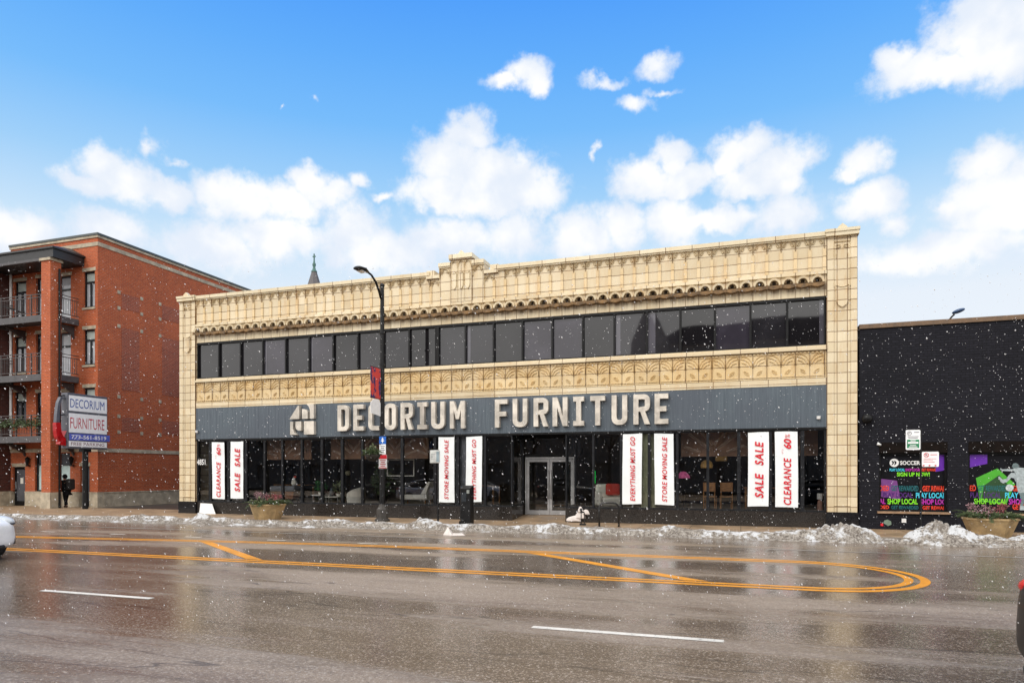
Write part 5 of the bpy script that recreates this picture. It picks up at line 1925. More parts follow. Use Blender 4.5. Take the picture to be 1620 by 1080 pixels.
for q_ in WIN:
    apt_window(*q_, 'case')
for q_ in BDOOR:
    apt_window(*q_, 'door')
for q_ in GROUND:
    apt_window(*q_, 'ground')
for i, (x0, x1, z0, z1) in enumerate(GDOOR):
    d = MB().frame(x0 + .002, z0, x1 - .002, z1 - .002, AY + .10, AY + .2, .09, .22, .12).build('entrance_door', M['black_metal'], apt)
    MB().add([(x0 + .08, AY + .15, z0 + .2), (x1 - .08, AY + .15, z0 + .2), (x1 - .08, AY + .15, z1 - .1), (x0 + .08, AY + .15, z1 - .1)], [(0, 1, 2, 3)]).build('pane', GLS[1], d)
    MB().tube([(x0 + .13, AY + .08, .85), (x0 + .13, AY + .08, 1.25)], .018, 6).build('handle', M['steel'], d)
    if i == 0:
        MB().box(x0 + .38, AY + .130, 1.15, x0 + .58, AY + .146, 1.45).build('notice', M['cloth_white'], d)
    MB().box(x0 - .05, AY - .012, z1 + .002, x1 + .05, AY + .09, z1 + .18).build('lintel', M['stone'], d)
mb = MB().box(AX0 + .31, AY + .32, .1, AX1 - .31, AY + .4, 12.9)
mb.build('window_backing', M['black_metal'], apt)

# balconies
BX0, BX1, BYF = -36.2, -31.55, 24.30
M['rail'] = mat('rail_brown', (.055, .045, .045), .5, var=.2)
M['balcony'] = mat('balcony_gray', (.075, .072, .078), .6, var=.35, scale=4)
for i, zf in enumerate((9.40, 6.52, 3.50)):
    b = MB().box(BX0, BYF + .02, zf - .10, BX1, AY - .001, zf + .0).box(BX0, BYF - .02, zf - .30, BX1, BYF + .018, zf + .02).box(BX1 - .06, BYF + .02, zf - .30, BX1, AY - .001, zf - .102).box(BX0, BYF + .02, zf - .30, BX0 + .06, AY - .001, zf - .102)
    b = b.build('balcony', M['balcony'], apt)
    r = MB()
    z1, z2 = zf + .12, zf + 1.02
    for z in (z2, z2 - .14, z1):
        r.box(BX0 + .02, BYF, z, BX1 - .01, BYF + .035, z + .035).box(BX1 - .045, BYF + .037, z, BX1 - .01, AY - .01, z + .035).box(BX0 + .02, BYF + .037, z, BX0 + .055, AY - .01, z + .035)
    x = BX0 + .05
    k = 0
    while x < BX1 - .06:
        if k % 9 == 0:
            r.box(x - .025, BYF - .006, zf + .02, x + .025, BYF + .041, z2 + .05)
        else:
            r.box(x - .008, BYF + .010, z1 + .036, x + .008, BYF + .024, z2 - .142)
        x += .115
        k += 1
    y = BYF + .10
    while y < AY - .05:
        r.box(BX1 - .034, y - .008, z1 + .036, BX1 - .020, y + .008, z2 - .142)
        y += .115
    r.build('railing', M['rail'], b)
    for xx in (BX0 + .9, BX1 - .35):
        br = MB()
        br.prism([(AY - .002, zf - .32), (AY - .002, zf - .95), (AY - .12, zf - .75), (BYF + .35, zf - .32)], 'x', xx - .05, xx + .05)
        br.build('bracket', M['rail'], b)
# garland of the lowest balcony, patio chair of the top one
mb = MB()
mb.tube([(BX0 + .1 + k * .15, BYF - .045, 4.08 + .06 * sin(k * 1.3)) for k in range(31)], .05, 6)
for k in range(44):
    leafy(mb, (BX0 + .15 + k * .10, BYF - .05, 4.08 + random.uniform(-.12, .2)), .19, 26, .06, .13)
t = mb.build('garland', M['leaf'], origin=((BX0 + BX1) / 2, BYF - .05, 3.9))
tag(t, 'dark green garland tied along the lowest balcony railing', 'garland')
t = thing('deck_chair', (-35.0, 24.9, 9.4), 'dark reclining deck chair on the top balcony', 'chair')
MB().add([(-35.5, 24.65, 10.15), (-34.5, 24.65, 9.78), (-34.5, 25.1, 9.78), (-35.5, 25.1, 10.15), (-35.5, 24.65, 10.19), (-34.5, 24.65, 9.82), (-34.5, 25.1, 9.82), (-35.5, 25.1, 10.19)], [(0, 3, 2, 1), (4, 5, 6, 7), (0, 1, 5, 4), (1, 2, 6, 5), (2, 3, 7, 6), (3, 0, 4, 7)]).build('seat', M['black_metal'], t)
for xx in (-35.3, -34.6):
    for yy in (24.68, 25.06):
        MB().tube([(xx, yy, 9.405), (xx + .1, yy, 9.95)], .015, 5).build('leg', M['black_metal'], t)
# balcony roof and brick pillar
rf = MB()
rx0, rx1, ry0 = -36.6, -31.18, 24.0
zb, zt = 12.05, 12.45
rf.box(rx0, ry0, zb, rx1, AY - .002, zt)
rf.box(rx0 - .08, ry0 - .08, zt + .002, rx1 + .08, AY - .002, zt + .09)
rf.add([(rx0 - .08, ry0 - .08, zt + .092), (rx1 + .08, ry0 - .08, zt + .092), (rx1 + .08, AY - .002, zt + .092), (rx0 - .08, AY - .002, zt + .092), (rx0 + 1, AY - .1, zt + .52), (rx1 - .75, AY - .1, zt + .52)],
       [(0, 1, 5, 4), (1, 2, 5), (3, 0, 4), (2, 3, 4, 5)])
rf = rf.build('balcony_roof', mat('roof_black', (.016, .016, .018), .45, var=.4), apt)
MB().box(rx0, ry0 - .012, zb - .12, rx1 - .4, ry0 + .12, zb - .002).build('beam', M['balcony'], rf)
mb = MB().box(-32.02, 24.05, .78, -31.42, 24.28 - .002, 11.92).box(-32.02, 24.28, .78, -31.42, 24.60, 11.92)
pl = mb.build('pillar', M['red_brick'], apt)
MB().box(-32.06, 24.0, 0, -31.38, 24.64, .776).build('pillar_base', M['stone'], pl)
MB().box(-32.08, 23.98, 11.922, -31.36, 24.66, 12.045).build('pillar_cap', M['stone'], pl)
MB().tube([(-31.33, 24.45, .02), (-31.33, 24.45, 11.6)], .05, 8).build('downpipe', M['black_metal'], apt)
mb = MB().tube([(AX0 + .12, AY - .08, 2.95), (AX0 + .12, AY - .08, 12.1)], .065, 8)
mb.build('white_downspout', M['white'], apt)
for x in (-34.98, -31.92):
    t = MB().box(x - .08, AY - .16, 2.05, x + .08, AY - .001, 2.12).lathe([(.05, 2.12), (.09, 2.30), (.11, 2.46), (.02, 2.55)], x, AY - .12, 8).build('wall_lantern', M['black_metal'], apt)
# ------------------------------------------------------------------ pedestrian
def skin_mesh(name, pts, edges, m, parent, sub=2, root=0):
    me = bpy.data.meshes.new(name)
    off = OFF[parent.name]
    me.from_pydata([(p[0] - off[0], p[1] - off[1], p[2] - off[2]) for p, r in pts], edges, [])
    o = bpy.data.objects.new(name, me)
    C.objects.link(o)
    o.parent = parent
    OFF[o.name] = off
    me.materials.append(m)
    sk = o.modifiers.new('skin', 'SKIN')
    sk.use_smooth_shade = True
    for v, (p, r) in zip(me.skin_vertices[0].data, pts):
        v.radius = (r, r) if isinstance(r, (int, float)) else r
        v.use_root = False
    me.skin_vertices[0].data[root].use_root = True
    s_ = o.modifiers.new('sub', 'SUBSURF')
    s_.levels = s_.render_levels = sub
    return o


QX, QY = -31.66, 25.05
pn = thing('person', (QX, QY, 0), 'person in dark hooded winter clothes walking left past the red building, hands in pockets', 'person')
SKIN = mat('skin', (.42, .24, .16), .55, var=.1)
COAT = mat('coat_black', (.010, .010, .012), .85, var=.4, spec=.2)
P = lambda f, l, z: (QX - f, QY + l, z)          # f forward (towards -x), l to the far side
body = [(P(0, 0, .84), .125), (P(.02, 0, 1.02), .12), (P(.05, 0, 1.22), .135), (P(.07, 0, 1.34), .09), (P(.09, 0, 1.41), .055), (P(.11, 0, 1.48), .085), (P(.115, 0, 1.56), .085), (P(.11, 0, 1.61), .05),
        (P(.02, .09, .78), .085), (P(.10, .09, .45), .058), (P(.17, .09, .09), .042), (P(.27, .09, .035), .035),
        (P(-.01, -.09, .78), .085), (P(-.03, -.09, .45), .058), (P(-.17, -.09, .10), .042), (P(-.08, -.09, .035), .035),
        (P(.06, .17, 1.30), .062), (P(-.03, .22, 1.06), .045), (P(.12, .17, .90), .036), (P(.06, -.17, 1.30), .062), (P(-.03, -.22, 1.06), .045), (P(.12, -.17, .90), .036)]
be = [(0, 1), (1, 2), (2, 3), (3, 4), (4, 5), (5, 6), (6, 7), (0, 8), (8, 9), (9, 10), (10, 11), (0, 12), (12, 13), (13, 14), (14, 15), (3, 16), (16, 17), (17, 18), (3, 19), (19, 20), (20, 21)]
bd = skin_mesh('body', body, be, SKIN, pn)
fc = MB()
fc.ball(P(.20, 0, 1.50), .016, 8, 6, (1.3, .8, 1.2))
fc.build('nose', SKIN, bd, smooth=True)
for l in (-.032, .032):
    MB().ball(P(.187, l, 1.535), .010, 8, 6).build('eye', M['black_metal'], bd)
MB().box(QX - .192, QY - .022, 1.452, QX - .186, QY + .022, 1.46).build('mouth', M['cloth_red'], bd)
cloth = lambda idx, grow: [(body[i][0], body[i][1] + grow) for i in idx]
ci = [0, 1, 2, 3, 16, 17, 18, 19, 20, 21]
cp_ = cloth(ci, .045)
cp_[0] = (P(0, 0, .80), .20)
cp_[1] = (cp_[1][0], .18)
cp_[2] = (cp_[2][0], .185)
cp_.append((P(-.01, 0, .66), .20))
skin_mesh('coat', cp_, [(0, 1), (1, 2), (2, 3), (3, 4), (4, 5), (5, 6), (3, 7), (7, 8), (8, 9), (0, 10)], COAT, pn)
tp = cloth([0, 8, 9, 10, 12, 13, 14], .022)
skin_mesh('trousers', tp, [(0, 1), (1, 2), (2, 3), (0, 4), (4, 5), (5, 6)], COAT, pn)
for a, b in ((10, 11), (14, 15)):
    skin_mesh('boot', [(body[a][0], .060), (P(QX - body[a][0][0] + .02, body[a][0][1] - QY, .05), .055), (body[b][0], .045)], [(0, 1), (1, 2)], M['rubber'], pn, 1)
hd = MB().ball(P(.085, 0, 1.53), .117, 16, 12, (1, .95, 1.05))
keep = [i for i, v in enumerate(hd.v) if not (QX - v[0] > .135 and 1.44 < v[2] < 1.60)]
hd.f = [f for f in hd.f if not all((QX - hd.v[i][0] > .135 and 1.43 < hd.v[i][2] < 1.60) for i in f)]
hd.build('hood', COAT, pn, smooth=True)
bp = MB().box(QX + .15, QY - .17, .88, QX + .42, QY + .17, 1.42)
bp = bp.build('backpack', mat('pack_black', (.016, .014, .014), .8, var=.4), origin=(QX + .28, QY, .88), bevel=.07)
tag(bp, 'bulky black backpack worn by the person before the red building', 'backpack')

# dark brick neighbour at the frame's edge
nb = thing('brick_neighbour', (-41, 24.5, 0), 'dark red brick building at the left edge, lower than the apartment building', 'building')
mb = MB().box(-47, 24.4, .75, -36.40, 46, 12.1)
mb.build('wall', M['dark_brick'], nb)
MB().box(-47, 24.36, 0, -36.38, 46.04, .748).build('stone_base', M['stone'], nb)
MB().box(-47, 24.34, 12.102, -36.38, 46.05, 12.28).build('coping', M['stone'], nb)

# ------------------------------------------------------------------ pylon sign in the gap
PX, PY0, PY1 = -29.30, 23.32, 25.30
pyl = thing('pylon_sign', (PX - .2, 24.31, 0), 'tall boxed sign on a black pole reading DECORIUM FURNITURE, FREE PARKING', 'sign')
MB().box(PX - .42, PY0 - .06, 2.84, PX - .012, PY1 + .04, 5.40).build('cabinet', M['sign_gray'], pyl, bevel=.02)
MB().tube([(PX - .2, 24.31, 0), (PX - .2, 24.31, 2.838)], .13, 14).build('pole', M['post_black'], pyl)
MB().box(PX - .36, 24.1, 2.70, PX - .05, 24.5, 2.836).build('bracket', M['post_black'], pyl)
lit = []
for (z0, z1, m_) in ((4.58, 5.29, M['sign_white']), (3.58, 4.47, M['sign_white']), (2.93, 3.19, M['sign_white'])):
    MB().box(PX - .010, PY0, z0, PX, PY1, z1).build('face_panel', m_, pyl)
MB().box(PX - .010, PY0 + .03, 3.23, PX + .03, PY1 + .14, 3.53).build('number_panel', mat('sign_purple', (.10, .13, .52), .4), pyl)
FY, FZ = (0, 1, 0), (0, 0, 1)
text('lettering', 'DECORIUM', (PX + .001, PY0 + .06, 4.73), FY, FZ, 1.78, .41, M['blue_print'], pyl, -.004, depth=.004)
text('lettering', 'FURNITURE', (PX + .001, PY0 + .06, 3.77), FY, FZ, 1.78, .50, mat('crimson_print', (.50, .012, .05), .5), pyl, -.004, depth=.004)
text('lettering', '773-561-8519', (PX + .031, PY0 + .10, 3.29), FY, FZ, 1.82, .18, M['sign_white'], pyl, .012, depth=.004)
text('lettering', 'FREE PARKING', (PX + .001, PY0 + .10, 2.985), FY, FZ, 1.74, .15, mat('mauve_print', (.22, .09, .12), .5), pyl, .0, depth=.004)
# curved arrow at the street side of the cabinet
aw = [(23.22, 5.15), (23.06, 5.14), (22.96, 4.9), (22.90, 4.4), (22.88, 4.0), (22.91, 3.65), (22.98, 3.38), (23.10, 3.20)]
mb, mr = MB(), MB()


def strip(mb, pts, w, x0, x1):
    L_, R_ = [], []
    for i, p in enumerate(pts):
        a = Vector(pts[max(i - 1, 0)])
        b = Vector(pts[min(i + 1, len(pts) - 1)])
        t = (b - a).normalized()
        n = Vector((-t.y, t.x))
        ww = w[i]
        L_.append((p[0] + n.x * ww, p[1] + n.y * ww))
        R_.append((p[0] - n.x * ww, p[1] - n.y * ww))
    for i in range(len(pts) - 1):
        mb.prism([L_[i], L_[i + 1], R_[i + 1], R_[i]], 'x', x0, x1)


strip(mb, aw[:5], [.04, .05, .06, .07, .08], PX - .30, PX - .12)
mb.build('arrow_stem', M['sign_gray'], pyl)
strip(mr, aw[4:], [.10, .13, .15, .17], PX - .32, PX - .10)
mr.prism([(22.94, 3.02), (23.24, 2.96), (23.24, 3.28), (23.0, 3.40)], 'x', PX - .34, PX - .08)
mr.build('arrow_head', mat('arrow_red', (.42, .006, .009), .35, var=.3), pyl)
mr = MB().prism([(22.98, 3.62), (23.25, 3.64), (23.12, 3.36)], 'x', PX - .07, PX - .05)
mr.build('arrow_tip', mat('arrow_pink', (.75, .16, .17), .4), pyl)
mb = MB()
for (p0, p1) in (((23.27, 5.28), (23.02, 5.2)), ((23.27, 4.4), (22.90, 4.3)), ((23.27, 3.5), (23.05, 3.4)), ((23.27, 3.1), (23.1, 3.1))):
    mb.tube([(PX - .21, p0[0], p0[1]), (PX - .21, p1[0], p1[1])], .03, 6)
mb.build('arrow_brace', M['post_black'], pyl)

# ------------------------------------------------------------------ far steeple
SX, SYY = -51.86, 75.0
sp = thing('church_steeple', (SX, SYY, 0), 'grey church spire with a green copper cross rising behind the store roof', 'church')
MB().box(SX - 3.2, SYY - 3.2, 0, SX + 3.2, SYY + 3.2, 16).build('tower', M['dark_brick'], sp)
MB().lathe([(3.8, 16), (3.8, 16.2), (.34, 27.45)], SX, SYY, 8, pi / 8).build('spire', mat('slate', (.115, .105, .11), .7, var=.4, scale=8, bump=.01), sp)
cg = mat('verdigris', (.07, .17, .15), .6, var=.4, scale=3)
MB().lathe([(.38, 27.45), (.36, 27.6), (.24, 27.7), (.18, 27.95), (.15, 28.1), (.22, 28.3), (.22, 28.5), (.13, 28.65), (.10, 28.9)], SX, SYY, 12).build('finial', cg, sp, smooth=True, split=40)
mb = MB().box(SX - .065, SYY - .06, 28.9, SX + .065, SYY + .06, 29.8).box(SX - .21, SYY - .055, 29.38, SX - .067, SYY + .055, 29.52).box(SX + .067, SYY - .055, 29.38, SX + .21, SYY + .055, 29.52)
mb.build('cross', cg, sp)


# ------------------------------------------------------------------ cars
def paint(name, col, coat=.8, rough=.32):
    m, nt, b, N, L = new_mat(name)
    dirt = nramp(nt, nnoise(nt, 2.5, 6, .7), .45, .75, 0, .35)
    L.new(nmix(nt, dirt, col, tuple(c * .55 + .03 for c in col)), b.inputs['Base Color'])
    b.inputs['Roughness'].default_value = rough
    b.inputs['Coat Weight'].default_value = coat
    b.inputs['Coat Roughness'].default_value = .06
    return m


# stations of the body from the nose back: x, z bottom, z crease, z shoulder, z top, half widths at bottom, crease, shoulder, top
BODY = [(0.00, .30, .48, .68, .73, .42, .56, .52, .30), (-.06, .24, .48, .75, .81, .62, .74, .70, .42), (-.20, .21, .50, .81, .88, .78, .85, .79, .55), (-.45, .20, .52, .86, .94, .84, .905, .84, .62),
        (-.9, .19, .53, .91, .99, .86, .92, .86, .66), (-1.4, .18, .54, .94, 1.02, .86, .925, .87, .68), (-1.75, .18, .54, .955, 1.03, .86, .925, .87, .68), (-2.6, .18, .54, .95, 1.0, .86, .925, .87, .68),
        (-3.5, .19, .55, .97, 1.02, .86, .925, .87, .66), (-4.1, .20, .57, .98, 1.06, .86, .92, .85, .62), (-4.45, .22, .58, .98, 1.08, .83, .89, .81, .58), (-4.62, .26, .58, .95, 1.05, .76, .84, .76, .52), (-4.69, .32, .58, .88, .93, .66, .74, .66, .42)]
CABIN = [(-1.25, .90, .93, .66, .58), (-1.75, .92, 1.20, .80, .58), (-2.25, .94, 1.40, .82, .56), (-2.8, .95, 1.45, .82, .56), (-3.35, .96, 1.40, .81, .55), (-3.9, .97, 1.20, .78, .54), (-4.28, 1.0, 1.04, .64, .50)]


def loft(rings):
    mb = MB()
    n = len(rings[0])
    for r in rings:
        mb.v += r
    for i in range(len(rings) - 1):
        for k in range(n):
            a, b = i * n + k, i * n + (k + 1) % n
            mb.f.append((a, b, b + n, a + n))
    mb.f.append(tuple(range(n)))
    mb.f.append(tuple(range((len(rings) - 1) * n + n - 1, (len(rings) - 1) * n - 1, -1)))
    return mb


def sedan(name, loc, pm, lab, group=None):
    t = thing(name, (0, 0, 0), lab, 'car', group)
    rings = []
    for (x, zb, zc, zs, zt, wb, wc, ws, wt) in BODY:
        half = [(wb, zb), (wc, (zb + zc) / 2), (wc, zc), (ws + (wc - ws) * .5, (zc + zs) / 2 + .03), (ws, zs), (wt, zt)]
        rings.append([(x, w_, z_) for w_, z_ in half] + [(x, -w_, z_) for w_, z_ in half[::-1]])
    loft(rings).build('body', pm, t, smooth=True, sub=2, fix=True)
    rings = []
    for (x, zb, zt, wb, wt) in CABIN:
        rings.append([(x, wb, zb), (x, (wb + wt) / 2 + .05, (zb + zt) / 2), (x, wt, zt), (x, -wt, zt), (x, -(wb + wt) / 2 - .05, (zb + zt) / 2), (x, -wb, zb)])
    loft(rings).build('cabin_glass', mat('car_glass', (.010, .012, .014), .05, var=.1), t, smooth=True, sub=2, fix=True)
    rings = [[(x, .50, z), (x, .56, z - .05), (x, .0, z - .06), (x, -.56, z - .05), (x, -.50, z), (x, 0, z + .02)] for x, z in ((-2.12, 1.385), (-2.5, 1.45), (-2.9, 1.465), (-3.3, 1.43), (-3.6, 1.36))]
    loft(rings).build('roof', pm, t, smooth=True, fix=True)
    # pillars
    for s_ in (-1, 1):
        mb = MB()
        mb.tube([(-1.30, s_ * .74, .95), (-1.75, s_ * .70, 1.18), (-2.2, s_ * .59, 1.40), (-2.8, s_ * .585, 1.455), (-3.35, s_ * .575, 1.41), (-3.9, s_ * .66, 1.17), (-4.2, s_ * .68, 1.04)], .035, 6)
        mb.tube([(-2.75, s_ * .585, 1.44), (-2.72, s_ * .80, 1.0)], .03, 6)
        mb.build('window_pillar', pm if s_ else pm, t, smooth=True)
        MB().ball((-1.72, s_ * .98, 1.0), .11, 12, 8, (.6, 1, .65)).build('side_mirror', pm, t, smooth=True)
        hl = MB().ball((-.29, s_ * .69, .835), .215, 14, 8, (1.05, .62, .36))
        hl.v = [(p[0], p[1], p[2] - (p[0] + .3) * .22) for p in hl.v]
        hl.build('headlight', mat('lamp_clear', (.50, .54, .58), .10, var=.1), t, smooth=True)
        hb = MB().ball((-.285, s_ * .70, .80), .222, 14, 8, (1.02, .60, .20))
        hb.v = [(p[0], p[1], p[2] - (p[0] + .3) * .22) for p in hb.v]
        hb.build('headlight_rim', mat('lamp_rim', (.05, .052, .06), .3), t, smooth=True)
        vt = MB().add([(-.05, s_ * .60, .47), (-.17, s_ * .81, .485), (-.21, s_ * .845, .45), (-.14, s_ * .79, .445), (-.13, s_ * .785, .34), (-.09, s_ * .73, .32), (-.08, s_ * .735, .43), (-.03, s_ * .58, .45),
                       (-.02, s_ * .64, .47), (-.12, s_ * .86, .485), (-.16, s_ * .90, .45), (-.09, s_ * .84, .445), (-.08, s_ * .83, .34), (-.04, s_ * .78, .32), (-.03, s_ * .78, .43), (.0, s_ * .62, .45)],
                      [(0, 1, 2, 3, 4, 5, 6, 7), (15, 14, 13, 12, 11, 10, 9, 8)] + [(i, (i + 1) % 8, 8 + (i + 1) % 8, 8 + i) for i in range(8)])
        vt.v = [(p[0] - .055, p[1] * .955, p[2]) for p in vt.v]
        vt.build('bumper_vent', M['rubber'], t, fix=True)
        tl = MB().ball((-4.53, s_ * .66, .905), .19, 14, 8, (.72, .95, .42))
        tl.build('tail_light', mat('tail_red', (.55, .02, .02), .15, var=.2), t, smooth=True)
        for x in (-.92, -3.75):
            wa = MB().tube([(x, s_ * .55, .345), (x, s_ * .917, .345)], .375, 28)
            wa.build('wheel_arch', M['rubber'], t)
            w = MB().lathe([(.20, -.10), (.30, -.105), (.335, -.06), (.335, .06), (.30, .105), (.20, .10)], 0, 0, 28)
            w.v = [(x + p[0], s_ * (.86 + p[2] * .8), .335 + p[1]) for p in w.v]
            w = w.build('wheel', M['rubber'], t, smooth=True, split=40, fix=True)
            r = MB()
            for k in range(5):
                a = 2 * pi * k / 5
                r.tube([(x, s_ * .945, .335), (x + .2 * cos(a), s_ * .94, .335 + .2 * sin(a))], .03, 6)
            r.tube([(x, s_ * .93, .335), (x, s_ * .952, .335)], .06, 12)
            r.build('rim', M['steel'], w)
    MB().box(-.16, -.50, .24, -.0, .50, .33).build('lower_intake', M['rubber'], t, bevel=.03)
    MB().box(-4.66, -.62, .20, -4.5, .62, .30).build('rear_valance', M['rubber'], t, bevel=.03)
    MB().box(-4.2, -.70, .14, -.4, .70, .22).build('underbody', M['rubber'], t)
    t.location = loc
    return t


sedan('white_car', (-14.62, 9.72, ROAD), paint('car_white', (.80, .81, .82)), 'white sedan entering the frame at the left, only its nose showing')
dc = sedan('black_car', (2.13 + 4.69, 5.93, ROAD), paint('car_black', (.009, .008, .008), .15, .5), 'black sedan leaving the frame at the right, rear corner with a red tail light')

# ------------------------------------------------------------------ kerb snow
M['snow'] = None
m, nt, b, N, L = new_mat('street_snow')
g = N.new('ShaderNodeNewGeometry')
spz = N.new('ShaderNodeSeparateXYZ')
L.new(g.outputs['Position'], spz.inputs[0])
big = nnoise(nt, 1.5, 4, .55)
fine = nnoise(nt, 6, 5, .65)
mx = nmath(nt, 'ADD', nmath(nt, 'MULTIPLY', big, .65), nmath(nt, 'MULTIPLY', fine, .35))
mx = nmath(nt, 'ADD', mx, nramp(nt, spz.outputs[2], -.10, .14, .035, -.035))
dirty = nmix(nt, nramp(nt, nnoise(nt, 13, 5, .7), .38, .62), (.13, .108, .09), (.36, .33, .295))
c = nmix(nt, nramp(nt, mx, .415, .50), (.54, .55, .57), dirty)
c = nmix(nt, nramp(nt, nmath(nt, 'ADD', nnoise(nt, 20, 4, .75), nmath(nt, 'MULTIPLY', mx, .25)), .66, .74, 0, .88), c, (.055, .042, .033))
L.new(c, b.inputs['Base Color'])
b.inputs['Roughness'].default_value = .75
nbump(nt, nnoise(nt, 9, 6, .7), .7, .03, b)
M['snow'] = m
HEAPS = [(-18.9, 20.35, .35, .20), (-17.9, 20.4, .5, .06), (-21.2, 20.1, 1.3, .10), (-13.0, 20.45, .5, .14), (-10.0, 20.45, .5, .15), (-5.4, 20.5, .5, .13), (-2.0, 20.6, .8, .09)]


def snow_mesh(name, x0, x1, y0, y1, hf, step=.036):
    nx, ny = int((x1 - x0) / step), int((y1 - y0) / (step * .9))
    mb = MB()
    for j in range(ny + 1):
        for i in range(nx + 1):
            x, y = x0 + (x1 - x0) * i / nx, y0 + (y1 - y0) * j / ny
            mb.v.append((x, y, hf(x, y)))
    for j in range(ny):
        for i in range(nx):
            a = j * (nx + 1) + i
            q = (a, a + 1, a + nx + 2, a + nx + 1)
            base = [(-.005 if mb.v[k][1] > KY else ROAD - .004) for k in q]
            if any(mb.v[k][2] > bz_ for k, bz_ in zip(q, base)):
                mb.f.append(q)
    return mb


def lumps(x, y):
    p = Vector((x, y, 0))
    d0 = mn.voronoi(p * 7.0 + Vector((.3 * mn.noise(p * 5), .3 * mn.noise(p * 4), 0)))[0][0]
    return .32 * (.42 - d0) + .45 * mn.noise(p * 1.1) + .40 * mn.noise(p * 3.1 + Vector((7, 1, 2))) + .30 * mn.noise(p * 7.5 + Vector((3, 9, 1))) + .13 * mn.noise(p * 15) + .05 * mn.noise(p * 31)


def strip_h(x, y):
    yc = 20.35 + .25 * mn.noise(Vector((x * .35, 3, 1))) - max(0, min(1, (-8 - x) / 12)) * .42
    hw = .62 + .22 * mn.noise(Vector((x * .6, 8, 4)))
    d = (y - yc) / hw
    env = max(0, 1 - d * d)
    h = env * (.075 + .13 * max(-.4, mn.noise(Vector((x * .9, 1, 5)))))
    for (hx, hy, r, hh) in HEAPS:
        q = ((x - hx) / r) ** 2 + ((y - hy) / .42) ** 2
        if q < 4:
            h += hh * math.exp(-q * 1.2)
    h *= .80 + .95 * lumps(x, y)
    z0 = ROAD if y < KY - .1 else (0 if y > KY else ROAD + (y - KY + .1) / .1 * .13)
    if x > 3.5:
        h *= .15
    if x < -23.6:
        h *= .65
    return z0 + h - .018


sn = snow_mesh('snow_bank', -40, 13, 19.2, 21.25, strip_h).build('snow_bank', M['snow'], smooth=True)
tag(sn, 'ploughed dirty snow lying along the kerb', 'snow', kind='stuff')


def heap_fn(parts):
    def f(x, y):
        h = 0
        for (hx, hy, rx, ry, hh) in parts:
            q = ((x - hx) / rx) ** 2 + ((y - hy) / ry) ** 2
            h = max(h, hh * max(0, 1 - q) ** .8)
        h *= .86 + .85 * lumps(x * 1.1, y * 1.1)
        z0 = ROAD if y < KY else 0
        return z0 + h - .02
    return f


for (x0, x1, parts, lab) in ((.6, 3.9, [(2.60, 20.42, .95, .75, .33), (1.6, 20.4, .9, .6, .19)], 'heap of dirty snow at the kerb in front of the right cream pier'),
                             (3.9, 6.7, [(4.98, 20.35, .92, .75, .38), (5.75, 20.35, .8, .6, .15)], 'largest heap of grey snow at the kerb, left of the right hand planter'),
                             (6.2, 9.0, [(7.5, 20.4, 1.1, .7, .30)], 'heap of snow at the kerb cut off by the right edge of the frame')):
    o = snow_mesh('snow_heap', x0, x1, 19.3, 21.4, heap_fn(parts), .03).build('snow_heap', M['snow'], origin=(parts[0][0], parts[0][1], 0), smooth=True)
    tag(o, lab, 'snow heap', 'heaps of ploughed snow')

# ------------------------------------------------------------------ falling snow
random.seed(21)
mb = MB()
fall = Vector((.50, .10, -.86)).normalized()
for _ in range(11500):
    Y = 2.6 + 19.0 * random.random() ** 1.5
    k = random.uniform(-.80, .80)
    l_, d_ = k * Y, Y
    x, y = l_ * cos(YAW) - d_ * sin(YAW), l_ * sin(YAW) + d_ * cos(YAW)
    if y > 22.6:
        continue
    z = EYE + d_ * random.uniform(-.22, .31)
    if z < .05:
        continue
    s_ = random.choice((.0012, .0014, .0016, .0018, .0022, .0034)) * (.6 + Y * .075)
    f = (fall + Vector((random.uniform(-.35, .35), random.uniform(-.3, .3), random.uniform(-.3, .3)))).normalized()
    ln = s_ * random.choice((1.0, 1.2, 1.6, 3.0 if Y > 5 else 2.0))
    u = f.cross(Vector((0, 1, 0))).normalized()
    w = f.cross(u)
    c = Vector((x, y, z))
    mb.add([c - f * ln, c + u * s_, c + w * s_, c - u * s_, c - w * s_, c + f * ln], [(0, 1, 2), (0, 2, 3), (0, 3, 4), (0, 4, 1), (5, 2, 1), (5, 3, 2), (5, 4, 3), (5, 1, 4)])
o = mb.build('falling_snow', mat('snowflake', (.9, .9, .92), .8, var=.05))
tag(o, 'snowflakes falling over the street', 'snowfall', kind='stuff')

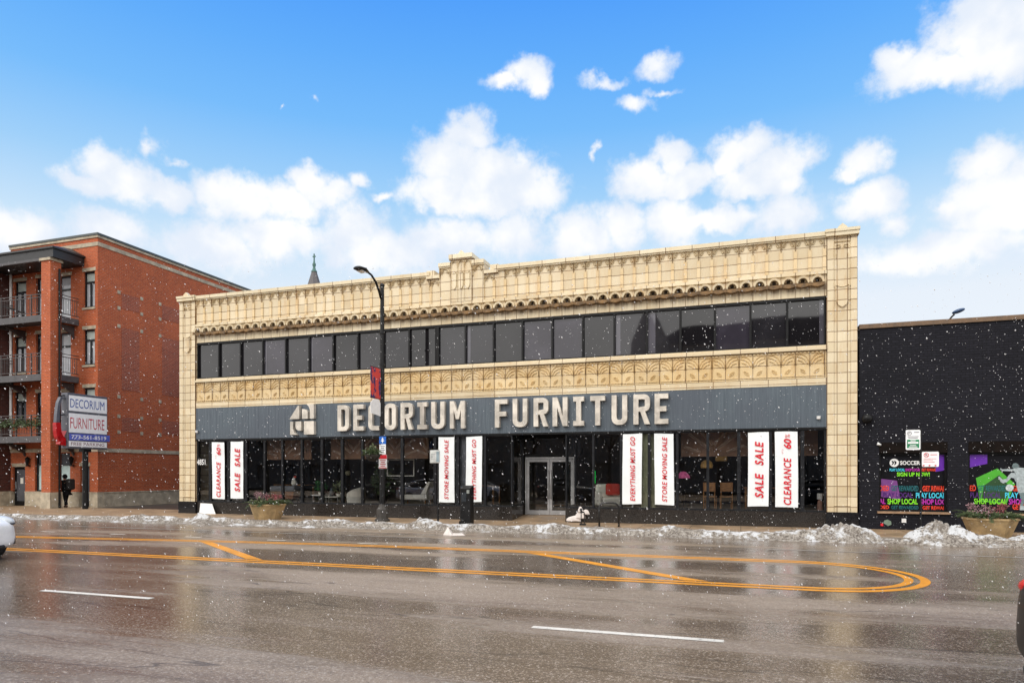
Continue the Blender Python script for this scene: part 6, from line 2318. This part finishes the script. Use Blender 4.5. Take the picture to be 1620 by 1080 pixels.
# ------------------------------------------------------------------ the other side of the street, seen only in the panes
op = thing('opposite_building', (-4, -16, 0), 'grey brick building across the street, seen only as a reflection', 'building')
mb = MB()
holes = [(-88 + i * 3.4, -86.4 + i * 3.4, z, z + 1.6) for i in range(33) for z in (1.0, 4.6)]
pierced(mb, -90, 26, 0, 7.2, holes, -16.3, -16)
mb.box(-90, -30, 0, 26, -16.302, 7.0)
mb.build('wall', mat('opp_brick', (.17, .15, .13), .9, var=.4), op)
MB().box(-90.1, -16.4, 7.202, 26.1, -15.9, 7.4).build('coping', M['stone'], op)
MB().box(-8, -24, 7.41, 9, -18, 13.4).build('upper_wall', M['stone'], op)
MB().prism([(-8.4, 13.41), (9.4, 13.41), (7.0, 15.4), (-5.0, 15.0)], 'y', -24.3, -17.7).build('roof', M['black_metal'], op)
MB().prism([(-9.6, 7.41), (-6.6, 7.41), (-6.6, 13.3), (-8.1, 16.8), (-9.6, 13.3)], 'y', -17.6, -16.8).build('gable', M['stone'], op)


def bare_tree(x, y, h, seed, lab):
    random.seed(seed)
    t = thing('bare_tree', (x, y, 0), lab, 'tree', 'bare street trees across the street')
    tk, br = MB(), MB()

    def grow(mb_, p, d, L_, r, depth):
        q = p + d * L_
        mid = p.lerp(q, .5) + Vector((random.uniform(-.05, .05), random.uniform(-.05, .05), 0)) * L_
        mb_.tube([p, mid, q], [r, r * .85, r * .68], 6, cap=False)
        if depth == 0:
            return
        for _ in range(3 if depth > 1 else 2):
            nd_ = (d + Vector((random.uniform(-.8, .8), random.uniform(-.8, .8), random.uniform(-.1, .5)))).normalized()
            grow(br, q, nd_, L_ * random.uniform(.6, .8), r * .6, depth - 1)

    grow(tk, Vector((x, y, 0)), Vector((0, 0, 1)), h * .36, .17, 4)
    tk.build('trunk', M['bark'], t)
    br.build('crown', M['bark'], t)


for i, x in enumerate((-47, -39, -31, -23.5, -16, -9, -1.5, 6)):
    bare_tree(x, -3.0, 8.5 + i % 2, 40 + i, 'bare winter tree across the street, seen only as a reflection')

# cars parked along the near kerb, out of frame to the left, mirrored in the shop windows
wc = bpy.data.objects['white_car']
bc = bpy.data.objects['black_car']
for src, x, lab in ((bc, -8.4, 'black sedan parked at the near kerb, seen only as a reflection'), (wc, -14.2, 'white sedan parked at the near kerb, seen only as a reflection'), (bc, -20.2, 'second black sedan parked at the near kerb, seen only as a reflection')):
    c = copy_tree(src, (x, 4.25, ROAD), label=lab)
    c['group'] = 'cars parked along the near kerb'
